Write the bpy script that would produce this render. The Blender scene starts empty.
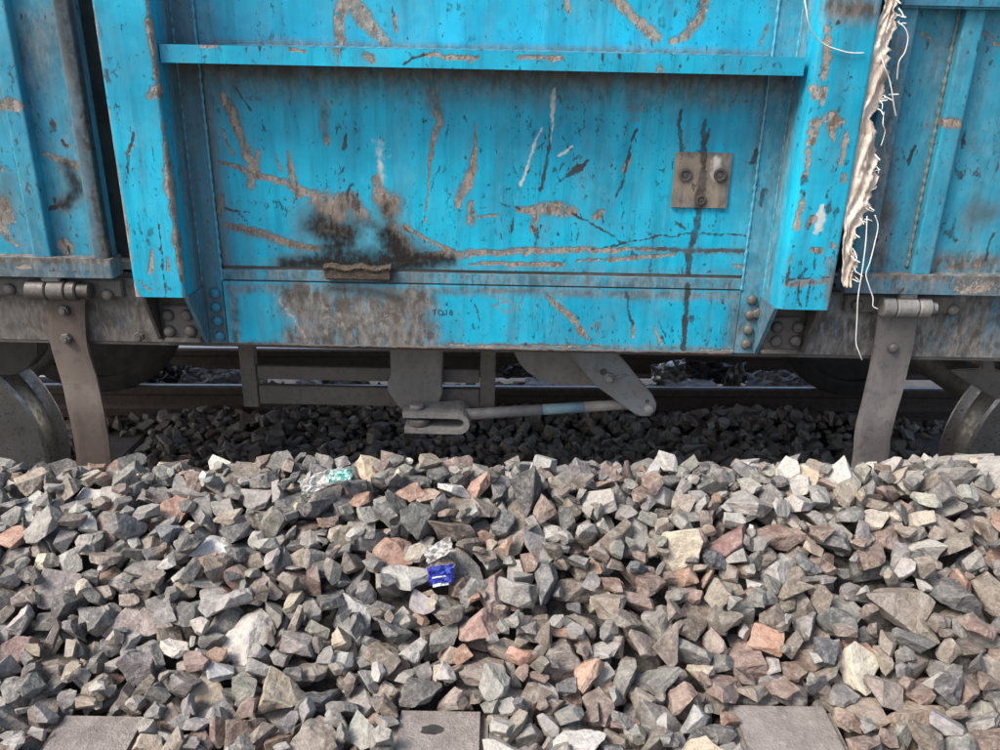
import bpy, bmesh, math, random
import numpy as np
from mathutils import Matrix, Vector, Euler

# ------------------------------------------------------------------ camera, sky, sun, exposure
scene = bpy.context.scene
COL = scene.collection
CAM_H, PITCH, YAW, ROLL, FPX = 1.70, 21.0, -0.3, 1.2, 800.0
cam_data = bpy.data.cameras.new('camera')
cam_data.sensor_width = 36.0
cam_data.lens = 36.0 * FPX / 1000.0
cam_data.clip_start, cam_data.clip_end = 0.02, 6000.0
cam = bpy.data.objects.new('camera', cam_data)
COL.objects.link(cam)
CAM_ROT = (Matrix.Rotation(math.radians(YAW), 3, 'Z') @ Matrix.Rotation(math.radians(90 - PITCH), 3, 'X')
           @ Matrix.Rotation(math.radians(ROLL), 3, 'Z'))
cam.matrix_world = Matrix.Translation((0, 0, CAM_H)) @ CAM_ROT.to_4x4()
scene.camera = cam

SUN_DIR = Vector((-0.56, -0.33, 0.76)).normalized()          # towards the sun
world = bpy.data.worlds.new('World')
scene.world = world
world.use_nodes = True
wn = world.node_tree
bg = wn.nodes['Background']
sky = wn.nodes.new('ShaderNodeTexSky')
sky.sky_type = 'NISHITA'
sky.sun_disc = False
sky.sun_elevation = math.asin(SUN_DIR.z)
sky.sun_rotation = math.atan2(SUN_DIR.x, SUN_DIR.y)
sky.dust_density = 4.0
sky.air_density = 1.0
wn.links.new(sky.outputs[0], bg.inputs['Color'])
bg.inputs['Strength'].default_value = 0.14
sun_data = bpy.data.lights.new('sun', 'SUN')
sun_data.energy = 2.4
sun_data.angle = math.radians(20)
sun_data.color = (1.0, 0.95, 0.88)
sun = bpy.data.objects.new('sun', sun_data)
sun.rotation_euler = SUN_DIR.to_track_quat('Z', 'Y').to_euler()
sun.location = (-3, -3, 8)
COL.objects.link(sun)
scene.view_settings.view_transform = 'Standard'
scene.view_settings.look = 'None'
scene.view_settings.exposure = 0.86
scene.view_settings.gamma = 1.0
scene.view_settings.use_curve_mapping = False

random.seed(7)
rng = np.random.default_rng(11)


def at(px, py, Y):
    """point of the plane Y = const that the photograph shows at pixel (px, py)"""
    d = CAM_ROT @ Vector(((px - 500) / FPX, (375 - py) / FPX, -1.0))
    t = Y / d.y
    return Vector((d.x * t, Y, CAM_H + d.z * t))


def on_ground(px, py, Z):
    d = CAM_ROT @ Vector(((px - 500) / FPX, (375 - py) / FPX, -1.0))
    t = (Z - CAM_H) / d.z
    return Vector((d.x * t, d.y * t, Z))


CR = np.array(CAM_ROT)


def project(P):
    q = (np.asarray(P, float) - np.array([0, 0, CAM_H])) @ CR
    return np.stack([500 + FPX * q[..., 0] / -q[..., 2], 375 - FPX * q[..., 1] / -q[..., 2], -q[..., 2]], -1)


# ------------------------------------------------------------------ numpy noise
def vnoise(x, y, seed=0):
    xi, yi = np.floor(x).astype(np.int64), np.floor(y).astype(np.int64)
    xf, yf = x - xi, y - yi
    xf, yf = xf * xf * (3 - 2 * xf), yf * yf * (3 - 2 * yf)

    def h(a, b):
        n = (a * 374761393 + b * 668265263 + seed * 1442695041) & 0x7fffffff
        n = ((n ^ (n >> 13)) * 1274126177) & 0x7fffffff
        return ((n ^ (n >> 16)) & 0xffff) / 65535.0
    return (h(xi, yi) * (1 - xf) + h(xi + 1, yi) * xf) * (1 - yf) + (h(xi, yi + 1) * (1 - xf) + h(xi + 1, yi + 1) * xf) * yf


def fbm(x, y, seed=0, octv=3):
    s, a, t = 0, 1.0, 0
    for i in range(octv):
        s = s + a * vnoise(x * 2 ** i, y * 2 ** i, seed + i)
        t += a
        a *= 0.5
    return s / t


# ------------------------------------------------------------------ materials
def new_mat(name):
    m = bpy.data.materials.new(name)
    m.use_nodes = True
    nt = m.node_tree
    b = nt.nodes['Principled BSDF']
    return m, nt, b


class N:
    """small node helper"""
    def __init__(self, nt):
        self.nt = nt

    def node(self, t, **kw):
        n = self.nt.nodes.new(t)
        for k, v in kw.items():
            setattr(n, k, v)
        return n

    def link(self, a, b):
        self.nt.links.new(a, b)

    def val(self, sock, v):
        if hasattr(v, 'is_linked') or isinstance(v, bpy.types.NodeSocket):
            self.link(v, sock)
        else:
            sock.default_value = v

    def math(self, op, a, b=0.0, c=None, clamp=False):
        n = self.node('ShaderNodeMath', operation=op, use_clamp=clamp)
        self.val(n.inputs[0], a)
        self.val(n.inputs[1], b)
        if c is not None:
            self.val(n.inputs[2], c)
        return n.outputs[0]

    def noise(self, vec, scale, detail=3.0, rough=0.55, dist=0.0):
        n = self.node('ShaderNodeTexNoise')
        if vec is not None:
            self.link(vec, n.inputs['Vector'])
        n.inputs['Scale'].default_value = scale
        n.inputs['Detail'].default_value = detail
        n.inputs['Roughness'].default_value = rough
        n.inputs['Distortion'].default_value = dist
        return n.outputs['Fac']

    def voronoi(self, vec, scale, feature='F1'):
        n = self.node('ShaderNodeTexVoronoi', feature=feature)
        self.link(vec, n.inputs['Vector'])
        n.inputs['Scale'].default_value = scale
        return n.outputs[0]

    def mapping(self, vec, scale=(1, 1, 1), loc=(0, 0, 0)):
        n = self.node('ShaderNodeMapping')
        self.link(vec, n.inputs['Vector'])
        n.inputs['Scale'].default_value = scale
        n.inputs['Location'].default_value = loc
        return n.outputs[0]

    def step(self, v, lo, hi, a=0.0, b=1.0):
        n = self.node('ShaderNodeMapRange', interpolation_type='SMOOTHSTEP', clamp=True)
        self.val(n.inputs['Value'], v)
        n.inputs['From Min'].default_value = lo
        n.inputs['From Max'].default_value = hi
        n.inputs['To Min'].default_value = a
        n.inputs['To Max'].default_value = b
        return n.outputs[0]

    def mix(self, fac, a, b, mode='MIX'):
        n = self.node('ShaderNodeMix', data_type='RGBA', blend_type=mode)
        self.val(n.inputs[0], fac)
        for s, v in ((n.inputs[6], a), (n.inputs[7], b)):
            if isinstance(v, tuple):
                s.default_value = (v[0], v[1], v[2], 1.0)
            else:
                self.link(v, s)
        return n.outputs[2]

    def attr(self, name, typ='GEOMETRY'):
        n = self.node('ShaderNodeAttribute', attribute_name=name, attribute_type=typ)
        return n

    def bump(self, h, strength, dist, normal=None):
        n = self.node('ShaderNodeBump')
        self.link(h, n.inputs['Height'])
        n.inputs['Strength'].default_value = strength
        n.inputs['Distance'].default_value = dist
        if normal is not None:
            self.link(normal, n.inputs['Normal'])
        return n.outputs[0]


def paint_material(name, c_hi, c_lo, base_grime=0.0):
    """old wagon paint: chipped, scratched, sooty and darkened for shade where the mesh attributes say so"""
    m, nt, b = new_mat(name)
    k = N(nt)
    pos = k.node('ShaderNodeNewGeometry').outputs['Position']
    big = k.noise(pos, 3.2, 4, 0.6)
    streak = k.noise(k.mapping(pos, (38, 38, 3.0)), 1.0, 4, 0.62)
    fine = k.noise(pos, 150, 3, 0.6)
    mid = k.noise(pos, 26, 4, 0.6)
    edge = k.noise(pos, 70, 4, 0.65)
    rag = k.noise(k.mapping(pos, (85, 85, 30)), 1.0, 4, 0.6)
    col = k.mix(k.step(big, 0.3, 0.7), c_lo, c_hi)
    col = k.mix(k.step(streak, 0.42, 0.75, 0, 0.5), col, tuple(v * 0.55 for v in c_lo))
    col = k.mix(k.step(mid, 0.55, 0.8, 0, 0.22), col, (c_hi[0] * 2.2 + .02, min(1, c_hi[1] * 1.15), min(1, c_hi[2] * 1.1)))
    # tiny paint losses everywhere
    spk = k.math('MULTIPLY', k.step(k.noise(k.mapping(pos, (120, 120, 75)), 1.0, 2, 0.5), 0.65, 0.71), k.step(mid, 0.43, 0.60))
    col = k.mix(k.math('MULTIPLY', spk, 0.85), col, (0.012, 0.028, 0.04))
    clus = k.noise(pos, 7.5, 3, 0.6)
    flk = k.math('MULTIPLY', k.step(k.noise(k.mapping(pos, (75, 75, 42)), 1.0, 3, 0.6, 0.6), 0.59, 0.65), k.step(clus, 0.45, 0.60))
    col = k.mix(k.math('MULTIPLY', flk, 0.8), col, (0.014, 0.022, 0.028))
    hair = k.math('ABSOLUTE', k.math('SUBTRACT', k.noise(k.mapping(pos, (46, 46, 5)), 1.0, 4, 0.62, 0.5), 0.5))
    hmask = k.math('MULTIPLY', k.step(hair, 0.012, 0.004), k.step(k.noise(k.mapping(pos, (9, 9, 7), (3, 1, 5)), 1.0, 3, 0.6), 0.50, 0.66))
    col = k.mix(k.math('MULTIPLY', hmask, 0.6), col, (0.012, 0.05, 0.075))
    dust = k.noise(k.mapping(pos, (14, 14, 9), (7, 2, 1)), 1.0, 5, 0.68)
    col = k.mix(k.step(dust, 0.47, 0.78, 0, 0.38), col, (0.10, 0.20, 0.235))
    # dirt film, and shade painted through the same channel
    gr = k.attr('grime_shade').outputs['Fac']
    g1 = k.math('ADD', gr, base_grime)
    gmix = k.math('MULTIPLY', g1, k.step(k.math('ADD', k.math('MULTIPLY', streak, .5), k.math('MULTIPLY', edge, .5)), 0.22, 0.56), clamp=True)
    gcol = k.mix(k.step(mid, 0.35, 0.65), (0.070, 0.066, 0.061), (0.155, 0.148, 0.138))
    gcol = k.mix(k.step(rag, 0.46, 0.70, 0, 0.7), gcol, (0.25, 0.245, 0.235))
    gcol = k.mix(k.step(rag, 0.46, 0.28, 0, 0.7), gcol, (0.055, 0.04, 0.032))
    col = k.mix(gmix, col, gcol)
    # pale marks (chalk, scuffed putty)
    pal = k.attr('pale').outputs['Fac']
    pmask = k.step(k.math('ADD', pal, k.math('MULTIPLY', k.math('SUBTRACT', edge, 0.5), 0.9)), 0.30, 0.80)
    col = k.mix(k.math('MULTIPLY', pmask, 0.8), col, k.mix(edge, (0.42, 0.38, 0.33), (0.75, 0.72, 0.66)))
    # chips down to rusty primer
    chp = k.attr('chip').outputs['Fac']
    cm_in = k.math('ADD', chp, k.math('MULTIPLY', k.math('SUBTRACT', k.math('ADD', k.math('ADD', k.math('MULTIPLY', edge, .4), k.math('MULTIPLY', fine, .25)), k.math('MULTIPLY', rag, .35)), 0.5), 1.5))
    cmask = k.math('MULTIPLY', k.step(cm_in, 0.33, 0.64), k.step(mid, 0.25, 0.55, 0.72, 1.0))
    left = k.step(k.noise(k.mapping(pos, (95, 95, 60), (4, 9, 2)), 1.0, 3, 0.65), 0.66, 0.56)
    cmask = k.math('MULTIPLY', cmask, k.math('MAXIMUM', left, k.step(chp, 0.86, 0.98)))
    col = k.mix(k.step(chp, 0.08, 0.5, 0, 0.38), col, (0.10, 0.13, 0.13))
    rim = k.math('SUBTRACT', k.step(cm_in, 0.36, 0.44), cmask)
    ccol = k.mix(k.step(mid, 0.35, 0.66), (0.215, 0.172, 0.138), (0.30, 0.262, 0.225))
    ccol = k.mix(k.step(rag, 0.46, 0.66, 0, .85), ccol, (0.105, 0.072, 0.053))
    ccol = k.mix(k.step(fine, 0.54, 0.68, 0, .6), ccol, (0.46, 0.41, 0.345))
    col = k.mix(cmask, col, ccol)
    col = k.mix(k.math('MULTIPLY', rim, 0.32, clamp=True), col, (0.03, 0.06, 0.07))
    # cracks, scratches and tar drips
    crk = k.attr('crack').outputs['Fac']
    kmask = k.step(k.math('ADD', crk, k.math('MULTIPLY', k.math('SUBTRACT', k.math('MULTIPLY', k.math('ADD', edge, rag), .5), 0.5), 1.7)), 0.40, 0.66)
    col = k.mix(k.math('MULTIPLY', kmask, k.step(mid, 0.3, 0.6, 0.6, 0.94)), col, k.mix(mid, (0.012, 0.010, 0.012), (0.055, 0.045, 0.045)))
    # sooty film, and shade painted through the same channel
    so = k.attr('soot_shade').outputs['Fac']
    smask = k.math('MULTIPLY', so, k.step(k.math('ADD', k.math('MULTIPLY', edge, .6), k.math('MULTIPLY', streak, .5)), 0.2, 0.62), clamp=True)
    smask = k.math('MULTIPLY', so, k.step(k.math('ADD', k.math('MULTIPLY', edge, .5), k.math('MULTIPLY', rag, .5)), 0.3, 0.65, 0.82, 1.12), clamp=True)
    col = k.mix(smask, col, k.mix(k.step(smask, 0.30, 0.95), k.mix(edge, (0.085, 0.066, 0.050), (0.125, 0.10, 0.08)), (0.014, 0.012, 0.011)))
    k.link(col, b.inputs['Base Color'])
    dull = k.math('MAXIMUM', k.math('MAXIMUM', cmask, gmix), smask)
    k.link(k.math('MULTIPLY_ADD', dull, 0.4, k.step(mid, 0.3, 0.7, 0.40, 0.56)), b.inputs['Roughness'])
    b.inputs['Specular IOR Level'].default_value = 0.3
    h = k.math('SUBTRACT', k.math('MULTIPLY', fine, 0.12), cmask)
    h = k.math('ADD', h, k.math('MULTIPLY', k.math('MULTIPLY', cmask, edge), 1.2))
    n1 = k.bump(h, 0.7, 0.0022)
    n2 = k.bump(big, 0.35, 0.02, n1)
    k.link(n2, b.inputs['Normal'])
    return m


def metal_material(name, c1, c2, c3, rough=(0.45, 0.75), scale=14, metallic=0.0, bump=0.35, bumpd=0.002):
    m, nt, b = new_mat(name)
    k = N(nt)
    pos = k.node('ShaderNodeNewGeometry').outputs['Position']
    a = k.noise(pos, scale, 5, 0.6)
    c = k.noise(pos, scale * 4.3, 4, 0.65)
    f = k.noise(pos, 210, 3, 0.6)
    st = k.noise(k.mapping(pos, (30, 30, 4)), 1.0, 3, 0.6)
    col = k.mix(k.step(a, 0.33, 0.67), c1, c2)
    col = k.mix(k.math('MULTIPLY', k.step(c, 0.5, 0.72), 0.75), col, c3)
    col = k.mix(k.step(st, 0.5, 0.8, 0, 0.4), col, tuple(v * 0.5 for v in c1))
    k.link(col, b.inputs['Base Color'])
    k.link(k.step(c, 0.3, 0.7, *rough), b.inputs['Roughness'])
    b.inputs['Metallic'].default_value = metallic
    k.link(k.bump(k.math('ADD', k.math('MULTIPLY', c, 0.7), k.math('MULTIPLY', f, .5)), bump, bumpd), b.inputs['Normal'])
    return m


def stone_material(name, per_object):
    m, nt, b = new_mat(name)
    k = N(nt)
    geo = k.node('ShaderNodeNewGeometry')
    if per_object:
        base = k.node('ShaderNodeObjectInfo').outputs['Color']
        rnd = k.node('ShaderNodeObjectInfo').outputs['Random']
    else:
        base = k.attr('stone_color').outputs['Color']
        rnd = k.attr('stone_rand').outputs['Fac']
    off = k.node('ShaderNodeCombineXYZ')
    k.link(k.math('MULTIPLY', rnd, 37.0), off.inputs[0])
    k.link(k.math('MULTIPLY', rnd, 19.0), off.inputs[1])
    add = k.node('ShaderNodeVectorMath', operation='ADD')
    k.link(geo.outputs['Position'], add.inputs[0])
    k.link(off.outputs[0], add.inputs[1])
    p = add.outputs[0]
    n1 = k.noise(p, 34, 4, 0.62)
    n2 = k.noise(p, 140, 4, 0.7)
    n3 = k.noise(p, 420, 2, 0.6)
    band = k.noise(k.mapping(p, (30, 55, 130)), 1.0, 3, 0.6)
    col = k.mix(k.step(n1, 0.32, 0.7, 0, 0.55), base, k.mix(0.55, base, (0.34, 0.32, 0.29)))
    col = k.mix(k.step(n1, 0.62, 0.35, 0, 0.5), col, k.mix(1.0, base, (0.5, 0.48, 0.48), 'MULTIPLY'))
    col = k.mix(k.step(n2, 0.52, 0.74, 0, 0.5), col, k.mix(0.7, base, (0.55, 0.53, 0.49)))
    col = k.mix(k.step(n2, 0.50, 0.30, 0, 0.55), col, k.mix(1.0, base, (0.38, 0.36, 0.36), 'MULTIPLY'))
    vein = k.math('MULTIPLY', k.step(band, 0.60, 0.72), k.step(rnd, 0.55, 0.75))
    col = k.mix(k.math('MULTIPLY', vein, 0.5), col, (0.42, 0.35, 0.27))
    k.link(col, b.inputs['Base Color'])
    k.link(k.step(n2, 0.3, 0.7, 0.95, 0.72), b.inputs['Roughness'])
    b.inputs['Specular IOR Level'].default_value = 0.3
    h = k.math('ADD', k.math('MULTIPLY', n1, 1.3), k.math('ADD', k.math('MULTIPLY', n2, 0.55), k.math('MULTIPLY', n3, 0.16)))
    k.link(k.bump(h, 0.85, 0.006), b.inputs['Normal'])
    return m


def plain_material(name, c1, c2, rough=0.6, scale=40, metallic=0.0, bump=0.2, bumpd=0.002, spec=0.4, trans=0.0):
    m, nt, b = new_mat(name)
    k = N(nt)
    pos = k.node('ShaderNodeNewGeometry').outputs['Position']
    a = k.noise(pos, scale, 4, 0.6)
    k.link(k.mix(k.step(a, 0.35, 0.65), c1, c2), b.inputs['Base Color'])
    b.inputs['Roughness'].default_value = rough
    b.inputs['Metallic'].default_value = metallic
    b.inputs['Specular IOR Level'].default_value = spec
    if trans:
        b.inputs['Transmission Weight'].default_value = trans
    k.link(k.bump(a, bump, bumpd), b.inputs['Normal'])
    return m


CY_HI, CY_LO = (0.007, 0.43, 0.625), (0.006, 0.26, 0.405)
M = {}
M['paint'] = paint_material('blue_wagon_paint', CY_HI, CY_LO)
M['paint_dirty'] = paint_material('dirty_blue_wagon_paint', (0.016, 0.24, 0.37), (0.018, 0.17, 0.27), 0.22)
M['steel'] = metal_material('grimy_underframe_steel', (0.060, 0.055, 0.051), (0.105, 0.096, 0.088), (0.16, 0.145, 0.125))
M['dark_steel'] = metal_material('dark_underframe_steel', (0.045, 0.040, 0.037), (0.075, 0.067, 0.060), (0.10, 0.085, 0.072))
M['strap'] = metal_material('weathered_strap_steel', (0.075, 0.057, 0.047), (0.10, 0.078, 0.065), (0.055, 0.041, 0.034), (0.5, 0.75), 9)
M['strap_grey'] = metal_material('grey_strap_steel', (0.092, 0.085, 0.083), (0.145, 0.132, 0.124), (0.052, 0.051, 0.056), (0.45, 0.7), 11)
M['casting'] = metal_material('grey_cast_steel', (0.17, 0.165, 0.16), (0.235, 0.228, 0.215), (0.09, 0.085, 0.08), (0.5, 0.75), 20)
M['rod'] = metal_material('rod_steel_with_old_paint', (0.23, 0.22, 0.21), (0.16, 0.15, 0.14), (0.28, 0.265, 0.24), (0.5, 0.75), 16)
M['rod_blue'] = metal_material('rubbed_blue_rod_paint', (0.16, 0.26, 0.30), (0.11, 0.20, 0.245), (0.20, 0.20, 0.18), (0.5, 0.75), 30)
M['lever'] = metal_material('lever_steel', (0.16, 0.15, 0.14), (0.17, 0.195, 0.20), (0.12, 0.105, 0.095), (0.5, 0.75), 12)
M['rust'] = metal_material('rusty_scrap_steel', (0.070, 0.049, 0.034), (0.045, 0.036, 0.029), (0.17, 0.13, 0.095), (0.7, 0.9), 45, 0, 0.9, 0.004)
M['wheel_rim'] = metal_material('wheel_rim_steel', (0.36, 0.34, 0.31), (0.48, 0.465, 0.44), (0.24, 0.20, 0.16), (0.22, 0.5), 16, 0.7, 0.10)
M['wheel_disc'] = metal_material('wheel_disc_steel', (0.085, 0.075, 0.066), (0.12, 0.105, 0.09), (0.06, 0.05, 0.045), (0.45, 0.7), 10, 0, 0.12)
M['rail_side'] = metal_material('rusty_rail_steel', (0.10, 0.075, 0.06), (0.13, 0.10, 0.08), (0.05, 0.038, 0.03), (0.6, 0.85), 22)
M['rail_top'] = plain_material('polished_rail_head', (0.42, 0.40, 0.38), (0.34, 0.32, 0.30), 0.42, 20, 1.0, 0.05)
M['rail_bright'] = plain_material('bright_rail_head', (0.80, 0.79, 0.77), (0.72, 0.70, 0.68), 0.5, 20, 1.0, 0.05)
M['concrete'] = metal_material('old_sleeper_concrete', (0.165, 0.140, 0.127), (0.235, 0.206, 0.188), (0.29, 0.262, 0.24), (0.85, 0.95), 17, 0, 0.9, 0.006)
M['stain'] = plain_material('black_oil_stain', (0.02, 0.018, 0.018), (0.04, 0.036, 0.034), 0.7, 60)
M['stone'] = stone_material('ballast_stone_single', True)
M['stone_mass'] = stone_material('ballast_stone_mass', False)
M['bed'] = plain_material('ballast_bed_dirt', (0.06, 0.055, 0.05), (0.10, 0.092, 0.082), 0.95, 60, 0, 0.8, 0.02, 0.2)
M['ground'] = plain_material('dusty_ground', (0.29, 0.26, 0.22), (0.38, 0.345, 0.30), 0.95, 9, 0, 0.5, 0.02, 0.2)
M['ink'] = plain_material('black_stencil_paint', (0.012, 0.020, 0.026), (0.016, 0.045, 0.06), 0.6, 60)
M['thread'] = plain_material('white_plastic_thread', (0.78, 0.78, 0.74), (0.66, 0.64, 0.60), 0.5, 30, 0, 0.1)
M['blue_film'] = plain_material('blue_packet_film', (0.03, 0.04, 0.27), (0.05, 0.075, 0.34), 0.4, 25, 0, 0.2)
M['white_film'] = plain_material('white_plastic_film', (0.74, 0.75, 0.76), (0.60, 0.62, 0.64), 0.35, 30, 0, 0.2)
M['green_film'] = plain_material('green_wrapper_film', (0.05, 0.38, 0.30), (0.55, 0.66, 0.64), 0.3, 60, 0, 0.2)
M['dull_film'] = plain_material('dusty_white_film', (0.50, 0.49, 0.47), (0.34, 0.33, 0.315), 0.45, 70, 0, 0.3)
M['foil'] = plain_material('crumpled_silver_foil', (0.62, 0.62, 0.60), (0.45, 0.44, 0.42), 0.3, 30, 0.8, 0.2)
M['black_film'] = plain_material('black_polythene', (0.025, 0.024, 0.026), (0.06, 0.057, 0.06), 0.45, 20, 0, 0.2)
M['grey_film'] = plain_material('violet_grey_polythene', (0.20, 0.19, 0.19), (0.33, 0.315, 0.31), 0.6, 20, 0, 0.2)
M['wire'] = plain_material('bare_wire', (0.30, 0.28, 0.25), (0.22, 0.20, 0.18), 0.5)

M['floor_under'] = metal_material('dusty_floor_plate', (0.27, 0.23, 0.19), (0.34, 0.29, 0.245), (0.22, 0.18, 0.15), (0.7, 0.9), 6)
M['weld'] = paint_material('painted_weld', (0.05, 0.36, 0.52), (0.10, 0.33, 0.42), 0.15)
M['paint_gusset'] = paint_material('grimy_gusset_paint', (0.016, 0.20, 0.30), (0.018, 0.13, 0.20), 0.5)
M['weld_dirty'] = metal_material('dirty_weld', (0.10, 0.13, 0.13), (0.16, 0.20, 0.20), (0.20, 0.19, 0.16), (0.5, 0.75), 40)
M['rust_edge'] = metal_material('rusty_edge', (0.07, 0.05, 0.042), (0.11, 0.08, 0.065), (0.15, 0.09, 0.06), (0.6, 0.85), 30)
M['paint_door'] = paint_material('faded_blue_door_paint', (0.011, 0.36, 0.52), (0.011, 0.23, 0.36), 0.20)
M['patch'] = paint_material('bare_patch_plate', (0.30, 0.245, 0.185), (0.19, 0.145, 0.105), 0.1)
M['bracket'] = metal_material('brown_bracket_steel', (0.105, 0.088, 0.076), (0.135, 0.115, 0.10), (0.08, 0.068, 0.06), (0.6, 0.85), 18)
M['bracket_light'] = metal_material('dusty_bracket_steel', (0.175, 0.16, 0.142), (0.205, 0.19, 0.17), (0.14, 0.125, 0.11), (0.6, 0.85), 14)


def sack_material():
    m, nt, b = new_mat('torn_woven_sack')
    k = N(nt)
    pos = k.node('ShaderNodeNewGeometry').outputs['Position']
    a = k.noise(pos, 16, 4, 0.65)
    s = k.noise(k.mapping(pos, (260, 260, 26)), 1.0, 3, 0.6)
    col = k.mix(k.step(a, 0.35, 0.62), (0.40, 0.325, 0.26), (0.68, 0.60, 0.51))
    col = k.mix(k.step(s, 0.52, 0.7, 0, 0.45), col, (0.80, 0.75, 0.68))
    col = k.mix(k.step(k.noise(pos, 42, 3, 0.6), 0.56, 0.68, 0, 0.6), col, (0.15, 0.105, 0.08))
    k.link(col, b.inputs['Base Color'])
    b.inputs['Roughness'].default_value = 0.75
    k.link(k.bump(s, 0.45, 0.002), b.inputs['Normal'])
    return m


M['sack'] = sack_material()


# ------------------------------------------------------------------ object helpers
def tag(o, label=None, cat=None, group=None, kind=None):
    if label: o['label'] = label
    if cat: o['category'] = cat
    if group: o['group'] = group
    if kind: o['kind'] = kind
    return o


def link(name, me, mat, parent=None):
    if mat is not None and len(me.materials) == 0:
        me.materials.append(mat)
    o = bpy.data.objects.new(name, me)
    COL.objects.link(o)
    if parent is not None:
        o.parent = parent
        if parent.type == 'EMPTY':
            o.matrix_parent_inverse = Matrix.Translation(parent.location).inverted()
    return o


def mesh_obj(name, verts, faces, mat, parent=None, smooth=False, attrs=None):
    me = bpy.data.meshes.new(name)
    me.from_pydata([tuple(v) for v in verts], [], [tuple(f) for f in faces])
    if smooth:
        me.polygons.foreach_set('use_smooth', [True] * len(me.polygons))
    if attrs:
        for k, v in attrs.items():
            a = me.attributes.new(k, 'FLOAT', 'POINT')
            a.data.foreach_set('value', np.asarray(v, dtype=np.float32))
    me.update()
    return link(name, me, mat, parent)


def bm_obj(name, bm, mat, parent=None, smooth=False):
    me = bpy.data.meshes.new(name)
    bmesh.ops.recalc_face_normals(bm, faces=bm.faces)
    bm.to_mesh(me)
    bm.free()
    if smooth:
        me.polygons.foreach_set('use_smooth', [True] * len(me.polygons))
    return link(name, me, mat, parent)


def empty(name, loc):
    o = bpy.data.objects.new(name, None)
    o.empty_display_size = 0.2
    o.location = loc
    COL.objects.link(o)
    return o


def bevel_bm(bm, off, seg=2, angle=30):
    es = [e for e in bm.edges if len(e.link_faces) == 2 and e.calc_face_angle(0) > math.radians(angle)]
    if es and off > 0:
        bmesh.ops.bevel(bm, geom=es, offset=off, segments=seg, affect='EDGES', clamp_overlap=True)


def box(name, x, y, z, mat, parent=None, bevel=0.003, seg=2):
    bm = bmesh.new()
    vs = [bm.verts.new((x[i], y[j], z[l])) for i in (0, 1) for j in (0, 1) for l in (0, 1)]
    for f in ((0, 1, 3, 2), (4, 6, 7, 5), (0, 4, 5, 1), (2, 3, 7, 6), (0, 2, 6, 4), (1, 5, 7, 3)):
        bm.faces.new([vs[i] for i in f])
    bmesh.ops.recalc_face_normals(bm, faces=bm.faces)
    bevel_bm(bm, bevel, seg)
    return bm_obj(name, bm, mat, parent)


def prism_xz(name, poly, y0, y1, mat, parent=None, bevel=0.002, seg=2):
    """outline in X, Z pushed through in Y"""
    bm = bmesh.new()
    a = [bm.verts.new((p[0], y0, p[1])) for p in poly]
    b = [bm.verts.new((p[0], y1, p[1])) for p in poly]
    bm.faces.new(a)
    bm.faces.new(b[::-1])
    n = len(poly)
    for i in range(n):
        bm.faces.new((a[i], b[i], b[(i + 1) % n], a[(i + 1) % n]))
    bmesh.ops.recalc_face_normals(bm, faces=bm.faces)
    bevel_bm(bm, bevel, seg, 25)
    return bm_obj(name, bm, mat, parent)


def lathe(name, prof, origin, axis, mat, parent=None, seg=24, smooth=True):
    """prof: list of (radius, height along axis)"""
    ax = Vector(axis).normalized()
    u = ax.orthogonal().normalized()
    v = ax.cross(u)
    o = Vector(origin)
    verts, faces = [], []
    for r, h in prof:
        for i in range(seg):
            a = 2 * math.pi * i / seg
            verts.append(o + ax * h + (u * math.cos(a) + v * math.sin(a)) * max(r, 1e-5))
    for j in range(len(prof) - 1):
        for i in range(seg):
            faces.append((j * seg + i, j * seg + (i + 1) % seg, (j + 1) * seg + (i + 1) % seg, (j + 1) * seg + i))
    bm = bmesh.new()
    bv = [bm.verts.new(p) for p in verts]
    for f in faces:
        bm.faces.new([bv[i] for i in f])
    if prof[0][0] > 1e-4:
        bm.faces.new([bv[i] for i in range(seg)][::-1])
    if prof[-1][0] > 1e-4:
        bm.faces.new([bv[(len(prof) - 1) * seg + i] for i in range(seg)])
    bmesh.ops.remove_doubles(bm, verts=bm.verts, dist=1e-5)
    ob = bm_obj(name, bm, mat, parent, smooth)
    if smooth:
        for e in ob.data.edges:
            pass
        try:
            ob.data.set_sharp_from_angle(angle=math.radians(38))
        except Exception:
            pass
    return ob


def tube(name, pts, r, mat, parent=None, seg=8, rfun=None, smooth=True):
    pts = [Vector(p) for p in pts]
    verts, faces = [], []
    for i, p in enumerate(pts):
        t = (pts[min(i + 1, len(pts) - 1)] - pts[max(i - 1, 0)]).normalized()
        u = t.cross(Vector((0.12, 1.0, 0.05))).normalized()
        v = t.cross(u)
        rr = r if rfun is None else rfun(i / (len(pts) - 1))
        for j in range(seg):
            a = 2 * math.pi * j / seg
            verts.append(p + (u * math.cos(a) + v * math.sin(a)) * rr)
    for i in range(len(pts) - 1):
        for j in range(seg):
            faces.append((i * seg + j, i * seg + (j + 1) % seg, (i + 1) * seg + (j + 1) % seg, (i + 1) * seg + j))
    faces.append(tuple(range(seg))[::-1])
    faces.append(tuple((len(pts) - 1) * seg + j for j in range(seg)))
    return mesh_obj(name, verts, faces, mat, parent, smooth)


def smooth_path(pts, n=40):
    """Catmull-Rom through the points"""
    P = [Vector(p) for p in pts]
    P = [P[0] * 2 - P[1]] + P + [P[-1] * 2 - P[-2]]
    out = []
    segs = len(P) - 3
    for i in range(n + 1):
        f = i / n * segs
        s = min(int(f), segs - 1)
        t = f - s
        a, b, c, d = P[s:s + 4]
        out.append(0.5 * ((2 * b) + (c - a) * t + (2 * a - 5 * b + 4 * c - d) * t * t + (3 * b - a - 3 * c + d) * t ** 3))
    return out


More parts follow.
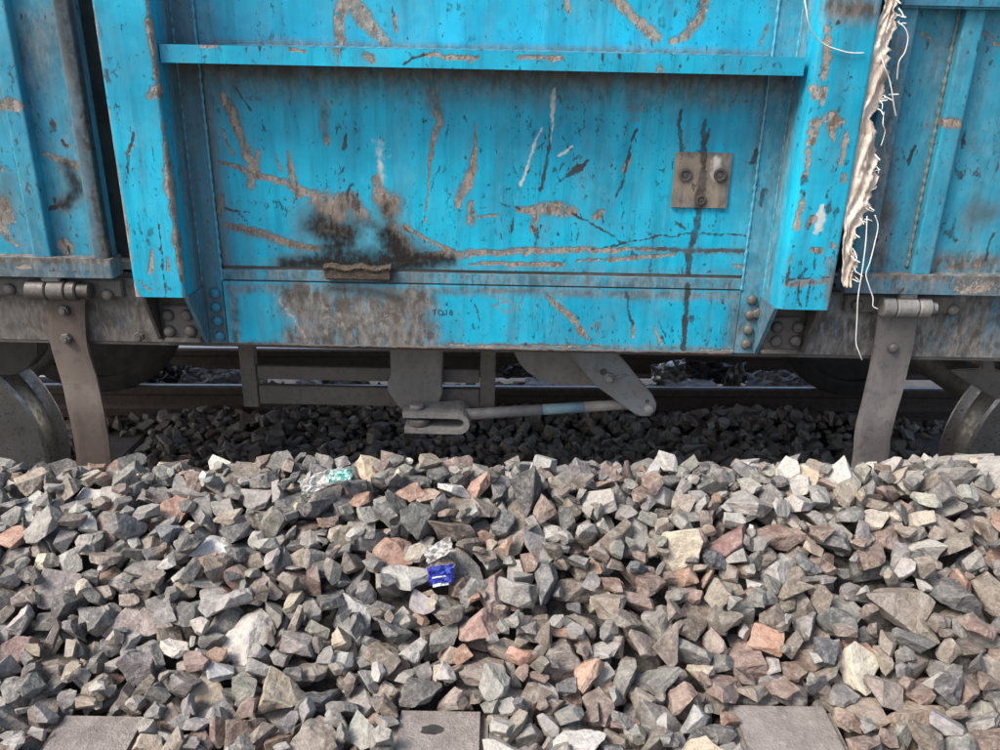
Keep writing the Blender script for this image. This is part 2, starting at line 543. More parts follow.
# ------------------------------------------------------------------ wear and painted shade fields
PXM = 0.0026                                                    # metres per photograph pixel on the wagon side


def S(ch, pts, k=1.0, soft=False):
    return (ch, pts, k, soft)


def fields(X, Z, strokes, Y0, seed=0):
    """chip / crack / grime / soot / pale values for points of a surface, from strokes given on the plane Y0"""
    out = {c: np.zeros(len(X)) for c in ('chip', 'crack', 'grime_shade', 'soot_shade', 'pale')}
    wx = X + (fbm(X * 28, Z * 28, seed, 3) - 0.5) * 0.010
    wz = Z + (fbm(X * 28, Z * 28, seed + 9, 3) - 0.5) * 0.010
    wx = wx + (fbm(X * 130, Z * 130, seed + 31, 2) - 0.5) * 0.0065
    wz = wz + (fbm(X * 130, Z * 130, seed + 37, 2) - 0.5) * 0.0065
    brk_ = 0.72 + 0.56 * fbm(X * 55, Z * 55, seed + 41, 3)
    for ch, pts, k, soft in strokes:
        w = []
        for p in pts:
            q = at(p[0], p[1], Y0)
            w.append((q.x, q.z, p[2] * PXM))
        if len(w) == 1:
            w = w * 2
        best = np.zeros(len(X))
        for (x0, z0, r0), (x1, z1, r1) in zip(w[:-1], w[1:]):
            dx, dz = x1 - x0, z1 - z0
            L2 = dx * dx + dz * dz + 1e-12
            t = np.clip(((wx - x0) * dx + (wz - z0) * dz) / L2, 0, 1)
            d = np.hypot(wx - x0 - t * dx, wz - z0 - t * dz)
            r = r0 + t * (r1 - r0)
            if soft:
                v = np.clip(1 - d / (1.6 * r), 0, 1)
                v = v * v * (3 - 2 * v)
            else:
                v = np.clip(1.02 - d / (2 * np.maximum(r, 0.0021)), 0, 1) * brk_
            best = np.maximum(best, v)
        if ch == 'chip': best = np.clip(best * 1.30 - .32, 0, 1)
        out[ch] = np.maximum(out[ch], best * k)
    return out


def add_random_wear(out, X, Z, seed, flecks=0.5, streak=0.4):
    n = fbm(X * 60, Z * 26, seed, 3)
    out['crack'] = np.maximum(out['crack'], np.clip((n - 0.74) * 6, 0, 0.55) * flecks * 1.5)
    n2 = fbm(X * 17, Z * 11, seed + 5, 4)
    out['chip'] = np.maximum(out['chip'], np.clip((n2 - 0.73) * 4.5, 0, 0.55) * flecks * 1.4)
    n3 = fbm(X * 30, Z * 4, seed + 11, 3)
    out['grime_shade'] = np.maximum(out['grime_shade'], np.clip((n3 - 0.45) * 1.6, 0, 0.6) * streak)
    return out


def panel(name, x0, x1, z0, z1, Y, thick, mat, parent, strokes=(), res=0.0035, seed=1, extra=None, dent=0.0, Yp=None, flecks=0.5, streak=0.4):
    """sheet in X, Z with real thickness; its front carries the wear fields"""
    nx, nz = max(2, int((x1 - x0) / res) + 1), max(2, int((z1 - z0) / res) + 1)
    gx, gz = np.meshgrid(np.linspace(x0, x1, nx), np.linspace(z0, z1, nz))
    X, Z = gx.ravel(), gz.ravel()
    out = fields(X, Z, strokes, Y if Yp is None else Yp, seed)
    add_random_wear(out, X, Z, seed, flecks, streak)
    if extra: extra(out, X, Z)
    Yv = Y + dent * (fbm(X * 3.0, Z * 3.0, seed + 3, 2) - 0.5) + 0.0012 * (fbm(X * 14, Z * 14, seed + 4, 2) - 0.5)
    front = np.stack([X, Yv, Z], 1)
    idx = np.arange(nx * nz).reshape(nz, nx)
    f = np.stack([idx[:-1, :-1], idx[:-1, 1:], idx[1:, 1:], idx[1:, :-1]], -1).reshape(-1, 4).tolist()
    ring = np.concatenate([idx[0, :], idx[1:, -1], idx[-1, -2::-1], idx[-2:0:-1, 0]])
    back = front[ring].copy()
    back[:, 1] = Y + thick
    b0 = len(front)
    m = len(ring)
    for i in range(m):
        j = (i + 1) % m
        f.append((int(ring[j]), int(ring[i]), b0 + i, b0 + j))
    f.append(tuple(range(b0, b0 + m))[::-1])
    at_ = {k: np.concatenate([v, v[ring]]) for k, v in out.items()}
    return mesh_obj(name, np.concatenate([front, back]).tolist(), f, mat, parent, False, at_)


def extrude_z(name, prof, z0, z1, mat, parent, strokes=(), Yp=1.83, res=0.005, seed=3, extra=None, flecks=0.5, streak=0.3, zcut=None):
    """closed outline in X, Y (counter-clockwise) run up in Z; wear fields as on a panel"""
    P = []
    n = len(prof)
    for i in range(n):
        a, b = np.array(prof[i]), np.array(prof[(i + 1) % n])
        k = max(1, int(np.linalg.norm(b - a) / res))
        for t in range(k):
            P.append(a + (b - a) * t / k)
    P = np.array(P)
    m = len(P)
    nz = max(2, int((z1 - z0) / res) + 1)
    zs = np.linspace(z0, z1, nz)
    V = np.concatenate([np.column_stack([P, np.full(m, z)]) for z in zs])
    if zcut: V[:, 2] = zcut(V[:, 0], V[:, 1], V[:, 2])
    out = fields(V[:, 0], V[:, 2], strokes, Yp, seed)
    face = (V[:, 1] < V[:, 1].min() + .022).astype(float)
    out = {c: v * face for c, v in out.items()}
    add_random_wear(out, V[:, 0] + V[:, 1], V[:, 2], seed, flecks, streak)
    if extra: extra(out, V[:, 0], V[:, 1], V[:, 2])
    f = []
    for j in range(nz - 1):
        for i in range(m):
            k = (i + 1) % m
            f.append((j * m + i, j * m + k, (j + 1) * m + k, (j + 1) * m + i))
    f.append(tuple(range(m))[::-1])
    f.append(tuple((nz - 1) * m + i for i in range(m)))
    return mesh_obj(name, V.tolist(), f, mat, parent, False, out)


def round_poly(poly, r, seg=4):
    out = []
    n = len(poly)
    for i in range(n):
        p, a, b = Vector(poly[i]), Vector(poly[i - 1]), Vector(poly[(i + 1) % n])
        ri = r[i] if isinstance(r, (list, tuple)) else r
        if ri <= 0:
            out.append(tuple(p))
            continue
        u, v = (a - p), (b - p)
        ri = min(ri, u.length * 0.45, v.length * 0.45)
        u, v = u.normalized() * ri, v.normalized() * ri
        for k in range(seg + 1):
            t = k / seg
            out.append(tuple((p + u) * (1 - t) ** 2 + p * 2 * t * (1 - t) + (p + v) * t ** 2))
    return out


# ------------------------------------------------------------------ ground and tracks
TH = math.radians(2.2)                                          # the wagon's track lies on a slight curve


def track_y(y0, x):
    return y0 + math.tan(TH) * x


g = mesh_obj('ground', [(-3000, -3000, -0.42), (3000, -3000, -0.42), (3000, 3000, -0.42), (-3000, 3000, -0.42)], [(0, 1, 2, 3)], M['ground'])
tag(g, kind='structure')

T_Y = np.array([-3.0, .6, 1.05, 1.14, 1.28, 1.42, 1.52, 1.60, 1.72, 2.0, 2.35, 2.6, 2.9, 3.6, 3.95, 4.12, 4.35, 4.5, 5.0])
T_Z = np.array([.645, .645, .648, .660, .722, .796, .830, .830, .765, .54, .14, -.10, -.20, -.215, -.19, -.11, -.15, -.20, -.20])


def target(x, y):
    yy = y - math.tan(TH) * x * np.clip((y - 2.2) / 0.6, 0, 1)
    t = np.interp(yy, T_Y, T_Z)
    t = t + (0.022 + 0.016 * np.clip((1.3 - y) / .2, 0, 1)) * x * np.clip((2.0 - y) / 0.4, 0, 1)
    t = t + (fbm(x * 2.3 + 40, y * 2.6 + 7, 5, 2) - 0.5) * 0.075 * np.clip((y - 1.12) / 0.2, 0.25, 1)
    low = np.interp(yy, [-3, 1.1, 2.1, 2.6, 6], [.62, .62, -.12, -.20, -.20])      # heap cut low out of view, so that light gets under the wagon
    f = np.clip((np.abs(x) - 1.75) / 0.9, 0, 1)
    t = t * (1 - f) + np.minimum(t, low) * f
    t = t + 0.14 * np.clip((x - 0.85) / 0.25, 0, 1) * np.clip(1 - np.abs(yy - 2.05) / 0.5, 0, 1)
    return t


def terrain():
    xs, ys = np.linspace(-6, 6, 121), np.concatenate([np.linspace(-3.0, .7, 12), np.linspace(.75, 5.0, 70)])
    gx, gy = np.meshgrid(xs, ys)
    z = target(gx, gy) - 0.064
    z[-1, :] = -0.43
    nx, ny = len(xs), len(ys)
    idx = np.arange(nx * ny).reshape(ny, nx)
    f = np.stack([idx[:-1, :-1], idx[:-1, 1:], idx[1:, 1:], idx[1:, :-1]], -1).reshape(-1, 4)
    o = mesh_obj('ballast_bed_ground', np.stack([gx.ravel(), gy.ravel(), z.ravel()], 1).tolist(), f.tolist(), M['bed'], smooth=True)
    tag(o, kind='structure')


terrain()


def rail(y0, label, x0=-7.5, x1=7.5, top='rail_top'):
    prof = [(-.075, -.172), (.075, -.172), (.075, -.160), (.018, -.142), (.010, -.12), (.010, -.062), (.034, -.046), (.036, -.012), (.028, -.004),
            (-.028, -.004), (-.036, -.012), (-.034, -.046), (-.010, -.062), (-.010, -.12), (-.018, -.142), (-.075, -.160)]
    n = len(prof)
    L = x1 - x0
    root = empty('rail', (0, y0, -0.172))
    v = [(x0, a, b + .172) for a, b in prof] + [(x1, a, b + .172) for a, b in prof]
    f = [(i, (i + 1) % n, n + (i + 1) % n, n + i) for i in range(n)] + [tuple(range(n))[::-1], tuple(range(n, 2 * n))]
    me = bpy.data.meshes.new('rail_section')
    me.from_pydata(v, [], f)
    o = bpy.data.objects.new('rail_section', me)
    me.materials.append(M['rail_side'])
    COL.objects.link(o)
    o.parent = root
    p2 = [(-.016, -.0045), (-.012, .0000), (0, .001), (.012, .0000), (.016, -.0045)]
    v = [(x0, a, b + .172) for a, b in p2] + [(x1, a, b + .172) for a, b in p2]
    f = [(i, i + 1, 6 + i, 5 + i) for i in range(4)] + [(0, 5, 9, 4), (0, 1, 2, 3, 4)[::-1], (5, 6, 7, 8, 9)]
    me = bpy.data.meshes.new('running_surface')
    me.from_pydata(v, [], f)
    me.materials.append(M[top])
    o = bpy.data.objects.new('running_surface', me)
    COL.objects.link(o)
    o.parent = root
    root.rotation_euler = (0, 0, TH)
    tag(root, label, 'rail')
    return root


RAIL_NEAR, RAIL_FAR, RAIL_NEXT = 2.505, 4.25, 4.90
rail(RAIL_NEAR, 'near rail that the wagon wheels stand on, hidden behind the heap of stones')
rail(RAIL_FAR, 'far rail of the wagon track with a thin bright running edge')
rail(RAIL_NEXT, 'bright topped rail just below the wagon sill, beyond the litter', top='rail_bright')


def sleeper(x, y0, y1, ztop, w, label, group, rotz=0.0, h=0.2):
    bm = bmesh.new()
    hw = w / 2
    L = y1 - y0
    vs = []
    for yy in (0, L):
        for px, pz in ((-hw * 1.08, -h), (hw * 1.08, -h), (hw, 0), (-hw, 0)):
            vs.append(bm.verts.new((px, yy - (0.012 if pz < 0 and yy == 0 else 0), pz)))
    a, b = vs[:4], vs[4:]
    bm.faces.new(a)
    bm.faces.new(b[::-1])
    for i in range(4):
        bm.faces.new((a[i], b[i], b[(i + 1) % 4], a[(i + 1) % 4]))
    bmesh.ops.recalc_face_normals(bm, faces=bm.faces)
    bevel_bm(bm, 0.014, 3)
    o = bm_obj('concrete_sleeper', bm, M['concrete'], None)
    o.location = (x, y0, ztop)
    o.rotation_euler = (0, 0, rotz)
    tag(o, label, 'sleeper', group)
    return o


FRONT_SLEEPERS = [(-.672, .628), (-.085, .652), (.500, .676)]
SLEEPER_END = 1.105
for (x, z), lab, rz in zip(FRONT_SLEEPERS, ('concrete sleeper end among the stones at the bottom left corner',
                                            'concrete sleeper end with a black oil spot, bottom centre',
                                            'long grey concrete sleeper end at the bottom, right of the centre'), (0.0, 0.0, 0.0)):
    s = sleeper(x, -1.6, SLEEPER_END, z, 0.165 if x < .4 else .185, lab, 'sleeper ends in the foreground', rz)
    if abs(x + .085) < .01:
        q = on_ground(432, 730, z)
        pts = [(q.x - x + math.cos(a) * .021 * random.uniform(.75, 1.2), q.y + 1.6 + math.sin(a) * .012 * random.uniform(.75, 1.2)) for a in np.linspace(0, 2 * math.pi, 15)[:-1]]
        n = len(pts)
        st = mesh_obj('oil_spot', [(a, b, .0012) for a, b in pts] + [(a, b, -.002) for a, b in pts],
                      [tuple(range(n))] + [(i + n, (i + 1) % n + n, (i + 1) % n, i) for i in range(n)], M['stain'], s)
BACK_SLEEPERS = [-2.16, -1.415, -.67, .067, .82, 1.565, 2.31]
for i, x in enumerate(BACK_SLEEPERS):
    lab = ['concrete sleeper under the wagon by the left wheel', 'concrete sleeper under the wagon beneath the left strap', 'concrete sleeper under the wagon below the hanging bracket frame',
           'concrete sleeper under the wagon just right of the rod clevis', 'concrete sleeper under the wagon right of the slanted lever',
           'concrete sleeper under the wagon near the right strap', 'concrete sleeper under the wagon by the right wheel'][i]
    sleeper(x + .09, track_y(2.0, x), track_y(4.75, x), -.205, .22, lab, 'sleepers under the wagon', TH * 0 - 0.03)

# ------------------------------------------------------------------ ballast: crushed stones dropped one by one
NVAR = 56


def stone_variant(seed):
    r = np.random.default_rng(seed)
    ab = np.array([0.5, 0.5 * r.uniform(.50, .86), 0.5 * r.uniform(.25, .54)])
    nrm = []
    for a in range(3):
        for sgn in (-1, 1):
            v = np.zeros(3)
            v[a] = sgn
            nrm.append(v + r.normal(0, .22, 3))
    for _ in range(r.integers(5, 10)):
        nrm.append(r.normal(0, 1, 3))
    pl = []
    for i, n in enumerate(nrm):
        n = n / np.linalg.norm(n)
        sup = np.linalg.norm(n * ab)
        pl.append((n, sup * (r.uniform(.88, 1.06) if i < 6 else r.uniform(.74, 1.0))))
    Nn = np.array([p[0] for p in pl])
    D = np.array([p[1] for p in pl])
    V = []
    m = len(pl)
    for i in range(m):
        for j in range(i + 1, m):
            for k in range(j + 1, m):
                A = Nn[[i, j, k]]
                if abs(np.linalg.det(A)) < 0.04: continue
                v = np.linalg.solve(A, D[[i, j, k]])
                if np.all(Nn @ v <= D + 1e-6): V.append(v)
    V = np.array(V)
    V = V / (np.ptp(V, 0).max())
    V = V - V.mean(0)
    bm = bmesh.new()
    vs = [bm.verts.new(p) for p in V]
    bmesh.ops.remove_doubles(bm, verts=bm.verts, dist=0.035)
    res = bmesh.ops.convex_hull(bm, input=bm.verts)
    kill = [x for x in res['geom_interior'] + res['geom_unused'] if isinstance(x, bmesh.types.BMVert) and x.is_valid]
    if kill: bmesh.ops.delete(bm, geom=kill, context='VERTS')
    bmesh.ops.dissolve_limit(bm, angle_limit=math.radians(9), verts=bm.verts, edges=bm.edges)
    bmesh.ops.recalc_face_normals(bm, faces=bm.faces)
    fn = np.array([f.normal[:] for f in bm.faces])
    fd = np.array([f.normal.dot(f.calc_center_median()) for f in bm.faces])
    low = bpy.data.meshes.new('stone_low')
    bm2 = bm.copy()
    bmesh.ops.triangulate(bm2, faces=bm2.faces)
    bm2.to_mesh(low)
    bm2.free()
    mid_ = bpy.data.meshes.new('stone_mid')
    bevel_bm(bm, 0.014, 1, 14)
    bmesh.ops.triangulate(bm, faces=[f for f in bm.faces if len(f.verts) > 4])
    bm.to_mesh(mid_)
    bmesh.ops.triangulate(bm, faces=bm.faces)
    for cut in (.26, .15):                                      # broken, slightly hollow faces instead of clean planes
        es = [e for e in bm.edges if e.calc_length() > cut]
        bmesh.ops.subdivide_edges(bm, edges=es, cuts=1, use_grid_fill=False)
        bmesh.ops.triangulate(bm, faces=[f for f in bm.faces if len(f.verts) > 3])
    from mathutils import noise as mn
    so_ = Vector((seed * 3.7, seed * 1.3, 0))
    for v in bm.verts:
        k_ = mn.noise(v.co * 3.3 + so_) * .050 + mn.noise(v.co * 8.0 + so_) * .030 + mn.noise(v.co * 17.0 + so_) * .012
        v.co += v.co.normalized() * (k_ - .012)
    hi = bpy.data.meshes.new('ballast_stone')
    bm.to_mesh(hi)
    bm.free()
    hi.materials.append(M['stone'])

    def arr(me):
        co = np.zeros(len(me.vertices) * 3)
        me.vertices.foreach_get('co', co)
        return co.reshape(-1, 3), [tuple(p.vertices) for p in me.polygons]
    return dict(n=fn, d=fd, hi=hi, ahi=arr(hi), amid=arr(mid_), alo=arr(low))


VARS = [stone_variant(100 + i) for i in range(NVAR)]
RES = 0.007
GX0, GX1, GY0, GY1 = -2.75, 2.75, 0.70, 4.86
gxs, gys = np.arange(GX0, GX1, RES), np.arange(GY0, GY1, RES)
GXX, GYY = np.meshgrid(gxs, gys)
TT = target(GXX, GYY)
HM = TT - 0.062
OWN = np.full(HM.shape, -1, np.int32)
for (x, z), rz in zip(FRONT_SLEEPERS, (0, 0, 0)):
    w = 0.165 if x < .4 else .185
    xc = x - np.sin(rz) * (GYY + 1.6)
    m_ = (np.abs(GXX - xc) < w / 2 + .004) & (GYY < SLEEPER_END + .004)
    HM[m_] = z
    OWN[m_] = -2
for x in BACK_SLEEPERS:
    m_ = (np.abs(GXX - (x + .09) - .03 * (GYY - 2.0)) < .13) & (GYY > 2.0) & (GYY < 4.75)
    HM[m_] = np.maximum(HM[m_], -.205)
    OWN[m_ & (HM < -.19)] = -3
for y0 in (RAIL_NEAR, RAIL_FAR, RAIL_NEXT):
    dd = np.abs(GYY - (y0 + math.tan(TH) * GXX))
    HM[dd < .05] = 5.0
    OWN[dd < .05] = -4
STONES = []                                                     # (variant, scale, R, pos)


def rand_rot(r, flat):
    if flat:
        ax = r.uniform(0, 2 * math.pi)
        tilt = abs(r.normal(0, math.radians(34)))
        Rt = np.array(Matrix.Rotation(tilt, 3, (math.cos(ax), math.sin(ax), 0)))
        if r.random() < .5: Rt = Rt @ np.diag([1., -1., -1.])
        return Rt @ np.array(Matrix.Rotation(r.uniform(0, 2 * math.pi), 3, 'Z'))
    q = r.normal(0, 1, 4)
    from mathutils import Quaternion
    return np.array(Quaternion(q / np.linalg.norm(q)).to_matrix())


def try_stone(var, s, Rm, x, y):
    h = int(s * 0.62 / RES) + 1
    ci, cj = int((x - GX0) / RES), int((y - GY0) / RES)
    i0, i1, j0, j1 = ci - h, ci + h + 1, cj - h, cj + h + 1
    if i0 < 0 or j0 < 0 or i1 > HM.shape[1] or j1 > HM.shape[0]: return None
    lx = gxs[i0:i1] - x
    ly = gys[j0:j1] - y
    n = VARS[var]['n'] @ Rm.T
    d = VARS[var]['d'] * s
    up, dn = n[:, 2] > .02, n[:, 2] < -.02

    def surf(sel):
        nn = n[sel]
        return (d[sel][:, None, None] - nn[:, 0][:, None, None] * lx[None, None, :] - nn[:, 1][:, None, None] * ly[None, :, None]) / nn[:, 2][:, None, None]
    top = surf(up).min(0)
    bot = surf(dn).max(0)
    side = ~(up | dn)
    ins = top > bot
    if side.any():
        nn = n[side]
        ins &= ((nn[:, 0][:, None, None] * lx[None, None, :] + nn[:, 1][:, None, None] * ly[None, :, None]) <= d[side][:, None, None]).all(0)
    if ins.sum() < 6: return None
    gap = np.where(ins, HM[j0:j1, i0:i1] - bot, -1e9)
    gs = np.sort(gap[ins])
    z = gs[-max(1, int(len(gs) * 0.13))]                        # a few cells may bite: stones touch along edges
    return z, top, ins, (i0, i1, j0, j1)


def fill(region, count, smin, smean, smax, lim, r, ncand=3, flatp=.75, keep_clear=True, sig=.32):
    x0, x1, y0, y1 = region
    fails = 0
    for _ in range(count):
        s = float(np.clip(smean * math.exp(r.normal(0, sig)), smin, smax))
        cx, cy = r.uniform(x0, x1, 14), r.uniform(y0, y1, 14)
        ii = np.clip(((cx - GX0) / RES).astype(int), 0, HM.shape[1] - 1)
        jj = np.clip(((cy - GY0) / RES).astype(int), 0, HM.shape[0] - 1)
        key = HM[jj, ii] - TT[jj, ii]
        if keep_clear: key = key + np.where(OWN[jj, ii] == -2, 9, 0)
        order = np.argsort(key)[:ncand]
        best = None
        for o in order:
            var = int(r.integers(NVAR))
            Rm = rand_rot(r, r.random() < flatp)
            t = try_stone(var, s, Rm, cx[o], cy[o])
            if t is None: continue
            e = t[0] - TT[jj[o], ii[o]]
            if best is None or e < best[0]: best = (e, var, Rm, cx[o], cy[o], t)
        if best is None or best[0] > lim:
            fails += 1
            if fails > 600: break
            continue
        fails = max(0, fails - 2)
        e, var, Rm, x, y, (z, top, ins, (i0, i1, j0, j1)) = best
        k = len(STONES)
        STONES.append((var, s, Rm, (x, y, z)))
        H = HM[j0:j1, i0:i1]
        w = ins & (top + z > H)
        H[w] = (top + z)[w]
        OWN[j0:j1, i0:i1][w] = k


sr = np.random.default_rng(23)
# under the wagon
fill((-2.7, 2.7, 3.45, 4.82), 5200, .035, .074, .12, .004, sr, 2)
fill((-2.7, 2.7, 2.55, 3.5), 1700, .05, .085, .13, .0, sr, 1)
# the far side of the heap
fill((-1.9, 1.9, 1.66, 2.55), 2300, .04, .08, .13, .006, sr, 2)
# the heap itself
fill((-1.75, 1.75, .76, 1.70), 1800, .048, .074, .125, -.015, sr, 3)
fill((-1.75, 1.75, .76, 1.70), 2900, .030, .063, .115, .012, sr, 3, .6)
fill((-1.75, 1.75, .76, 1.70), 3300, .022, .047, .090, .010, sr, 3, .6)
fill((-1.75, 1.75, .76, 1.70), 3600, .018, .030, .055, -.008, sr, 3, .6)


def plug(y0, y1, smean, rounds, code=-1, num=260, over=.03):
    """small stones into every spot where bare ground still shows"""
    for _ in range(rounds):
        jj, ii = np.nonzero((OWN == code) & (GYY > y0) & (GYY < y1) & (np.abs(GXX) < 1.75))
        if len(jj) < 60: return
        for q in sr.choice(len(jj), min(len(jj), num), replace=False):
            if OWN[jj[q], ii[q]] != code: continue
            x, y = gxs[ii[q]], gys[jj[q]]
            s_ = float(np.clip(smean * math.exp(sr.normal(0, .3)), .022, .085))
            var, Rm = int(sr.integers(NVAR)), rand_rot(sr, sr.random() < .5)
            t = try_stone(var, s_, Rm, x, y)
            if t is None or t[0] - TT[jj[q], ii[q]] > over: continue
            z, top, ins, (i0, i1, j0, j1) = t
            k = len(STONES)
            STONES.append((var, s_, Rm, (x, y, z)))
            H = HM[j0:j1, i0:i1]
            w = ins & (top + z > H)
            H[w] = (top + z)[w]
            OWN[j0:j1, i0:i1][w] = k


plug(.76, 1.75, .044, 7)
plug(.76, 1.75, .032, 10)
plug(3.5, 4.2, .05, 6)
plug(3.5, 4.25, .062, 2, -3, 150, .09)
print('stones', len(STONES))

# colour of each stone
PAL = [((.240, .228, .212), 28), ((.168, .163, .156), 18), ((.102, .102, .103), 8), ((.37, .352, .325), 15), ((.24, .203, .168), 14), ((.17, .138, .113), 7),
       ((.40, .342, .265), 4), ((.225, .158, .128), 7), ((.33, .208, .150), 2.6), ((.228, .22, .19), 3), ((.49, .47, .435), 4)]
PNAME = ['mid grey', 'slate grey', 'dark blue grey', 'light grey', 'brownish grey', 'dark brown', 'cream tan', 'reddish brown', 'orange pink', 'olive grey', 'whitish grey']
pw = np.array([p[1] for p in PAL], float)
NS = len(STONES)
SPOS = np.array([s[3] for s in STONES])
SCAL = np.array([s[1] for s in STONES])
cls = np.zeros(NS, int)
scol = np.zeros((NS, 3))
for i in range(NS):
    x, y, z = SPOS[i]
    w = pw.copy()
    if y < 1.42:                                                # browner and redder low on the slope, to the right
        f = 1 + 1.7 * np.clip((x + .45) / .6, 0, 1)
        w[[4, 5, 7, 8]] *= f
    if 1.42 <= y < 1.75: w[[3, 6, 10]] *= 1.5
    cls[i] = sr.choice(len(PAL), p=w / w.sum())
    c = 0.93 * np.array(PAL[cls[i]][0]) * math.exp(sr.normal(0, .13)) * (1 + sr.normal(0, .02, 3))
    if y > 1.75:                                                # brown dust tint, lightened to stand in for light missing under the wagon
        f = np.clip((y - 1.75) / .5, 0, 1)
        c = c * (1 - f) + f * (c * .75 + np.array([.17, .15, .122]))
    scol[i] = np.clip(c, .02, .8)

# the stones that show largest become things of their own
vis = np.zeros(NS)
ok = OWN >= 0
pp = project(np.stack([GXX[ok], GYY[ok], HM[ok]], 1))
inside = (pp[:, 0] > 0) & (pp[:, 0] < 1000) & (pp[:, 1] > 0) & (pp[:, 1] < 750) & (GYY[ok] < 1.66)
np.add.at(vis, OWN[ok][inside], 1.0 / pp[inside, 2] ** 2)
order = np.argsort(-vis)
SINGLE = [int(i) for i in order[:300] if vis[i] > 0]

# stones picked out by colour in the photograph: pixel, colour, words, words for the place
HERO = [(15, 568, (.13, .11, .10), 'big dark brown slab of stone', 'at the left edge of the heap'), (62, 565, (.52, .44, .31), 'cream stone with a pale face', 'right of the dark slab at the left edge'),
        (50, 492, (.36, .28, .20), 'tan block of stone', 'high on the heap below the left wheel'), (22, 470, (.42, .40, .37), 'rough light grey boulder', 'on the crest under the left wheel'),
        (218, 543, (.58, .58, .56), 'speckled white stone', 'on the upper left slope'), (238, 550, (.07, .078, .088), 'dark blue grey wedge of stone', 'right of the speckled white stone'),
        (175, 545, (.14, .165, .18), 'blue grey slanted stone', 'left of the speckled white stone'), (200, 648, (.27, .17, .14), 'reddish brown stone', 'on the lower left slope'),
        (262, 720, (.23, .145, .10), 'large rust brown stone', 'at the bottom between the left and centre sleepers'), (300, 700, (.075, .08, .085), 'black pointed stone', 'above the rust brown stone at the bottom'),
        (368, 465, (.55, .42, .26), 'bright cream stone', 'on the crest behind the green wrapper'), (440, 500, (.40, .28, .20), 'pale tan stone', 'below the crest, left of the pink stone'),
        (480, 488, (.46, .26, .19), 'pink granite stone', 'just below the crest at mid width'), (455, 482, (.34, .22, .17), 'rosy brown stone', 'left of the pink stone on the crest'),
        (535, 478, (.065, .065, .065), 'round dark stone', 'standing on the crest right of centre'), (620, 470, (.36, .24, .19), 'pinkish stone', 'on the crest right of centre'),
        (693, 541, (.62, .53, .38), 'bright cream square stone', 'on the slope left of the right strap'), (715, 520, (.46, .45, .39), 'pale greenish grey stone', 'above the cream square stone'),
        (655, 478, (.40, .41, .41), 'long light grey stone', 'on the crest left of the right strap'), (808, 491, (.58, .45, .29), 'long cream stone', 'on the crest left of the right strap'),
        (835, 480, (.50, .49, .46), 'whitish stone', 'on the crest right under the right strap'), (870, 512, (.42, .37, .29), 'beige angular stone', 'below the right strap'),
        (905, 500, (.36, .34, .29), 'two faced grey beige stone', 'right of the right strap below the crest'), (975, 528, (.40, .32, .24), 'large tan block of stone', 'under the right wheel'),
        (800, 555, (.13, .135, .14), 'big slate stone', 'on the slope below the long cream stone'), (835, 565, (.10, .10, .105), 'dark slate stone', 'right of the big slate stone'),
        (705, 565, (.26, .135, .115), 'dark red stone', 'on the slope right of centre'), (680, 575, (.38, .21, .13), 'orange sided stone', 'left of the dark red stone'),
        (735, 575, (.085, .09, .105), 'blue black stone', 'right of the dark red stone'), (545, 628, (.20, .165, .14), 'large brown stone', 'on the slope right of the orange stone'),
        (512, 628, (.46, .235, .15), 'orange stone', 'in the middle of the slope'), (493, 602, (.25, .165, .145), 'dusky red stone', 'above the orange stone'),
        (455, 635, (.36, .21, .16), 'pinkish orange stone', 'left of the orange stone'), (643, 617, (.22, .15, .125), 'flat red brown stone', 'on the slope right of the large brown stone'),
        (540, 655, (.21, .17, .14), 'broad brown stone face', 'below the large brown stone'), (405, 620, (.10, .105, .11), 'large dark grey stone', 'left of the orange stones'),
        (350, 595, (.095, .09, .095), 'broad dark stone', 'left of the blue packet'), (370, 630, (.36, .36, .35), 'pale grey stone', 'below the broad dark stone'),
        (625, 568, (.095, .11, .125), 'dark slate block', 'on the slope right of the blue packet'), (535, 560, (.12, .125, .13), 'charcoal stone', 'right of the blue packet'),
        (771, 642, (.48, .25, .15), 'small bright orange stone', 'on the right of the slope'), (825, 640, (.075, .08, .09), 'black stone', 'right of the small bright orange stone'),
        (880, 660, (.56, .50, .38), 'white patched stone', 'on the lower right slope'), (740, 650, (.27, .17, .135), 'red brown upright stone', 'above the right sleeper'),
        (890, 690, (.26, .21, .18), 'tall brown grey stone', 'low on the right'), (870, 720, (.32, .235, .17), 'tan slab of stone', 'right of the long sleeper'),
        (915, 735, (.36, .26, .18), 'warm tan stone', 'in the bottom right corner area'), (720, 705, (.29, .19, .16), 'rosy stone', 'at the left edge of the long sleeper'),
        (700, 735, (.33, .33, .32), 'large light grey stone', 'at the bottom left of the long sleeper'), (575, 740, (.50, .47, .44), 'mottled white stone', 'at the bottom edge right of the centre sleeper'),
        (640, 725, (.30, .17, .15), 'dull red stone', 'at the bottom between the centre and right sleepers'), (600, 665, (.36, .34, .31), 'light speckled stone', 'above the dull red stone'),
        (415, 650, (.38, .36, .33), 'big pale stone', 'above the centre sleeper'), (25, 660, (.25, .15, .13), 'dull red stone', 'at the left edge low on the heap'),
        (215, 690, (.31, .32, .33), 'pale blue grey slab', 'above the left sleeper'), (345, 668, (.45, .36, .25), 'light tan stone', 'left of the big pale stone'),
        (125, 610, (.34, .27, .24), 'pinkish grey block', 'on the left of the slope'), (965, 690, (.36, .245, .19), 'salmon stone', 'at the right edge low down'),
        (515, 375 + 135, (.14, .15, .15), 'dark slanted stone', 'below the round dark stone on the crest')]
sp = project(SPOS)
single_set = list(SINGLE)
hero_of = {}
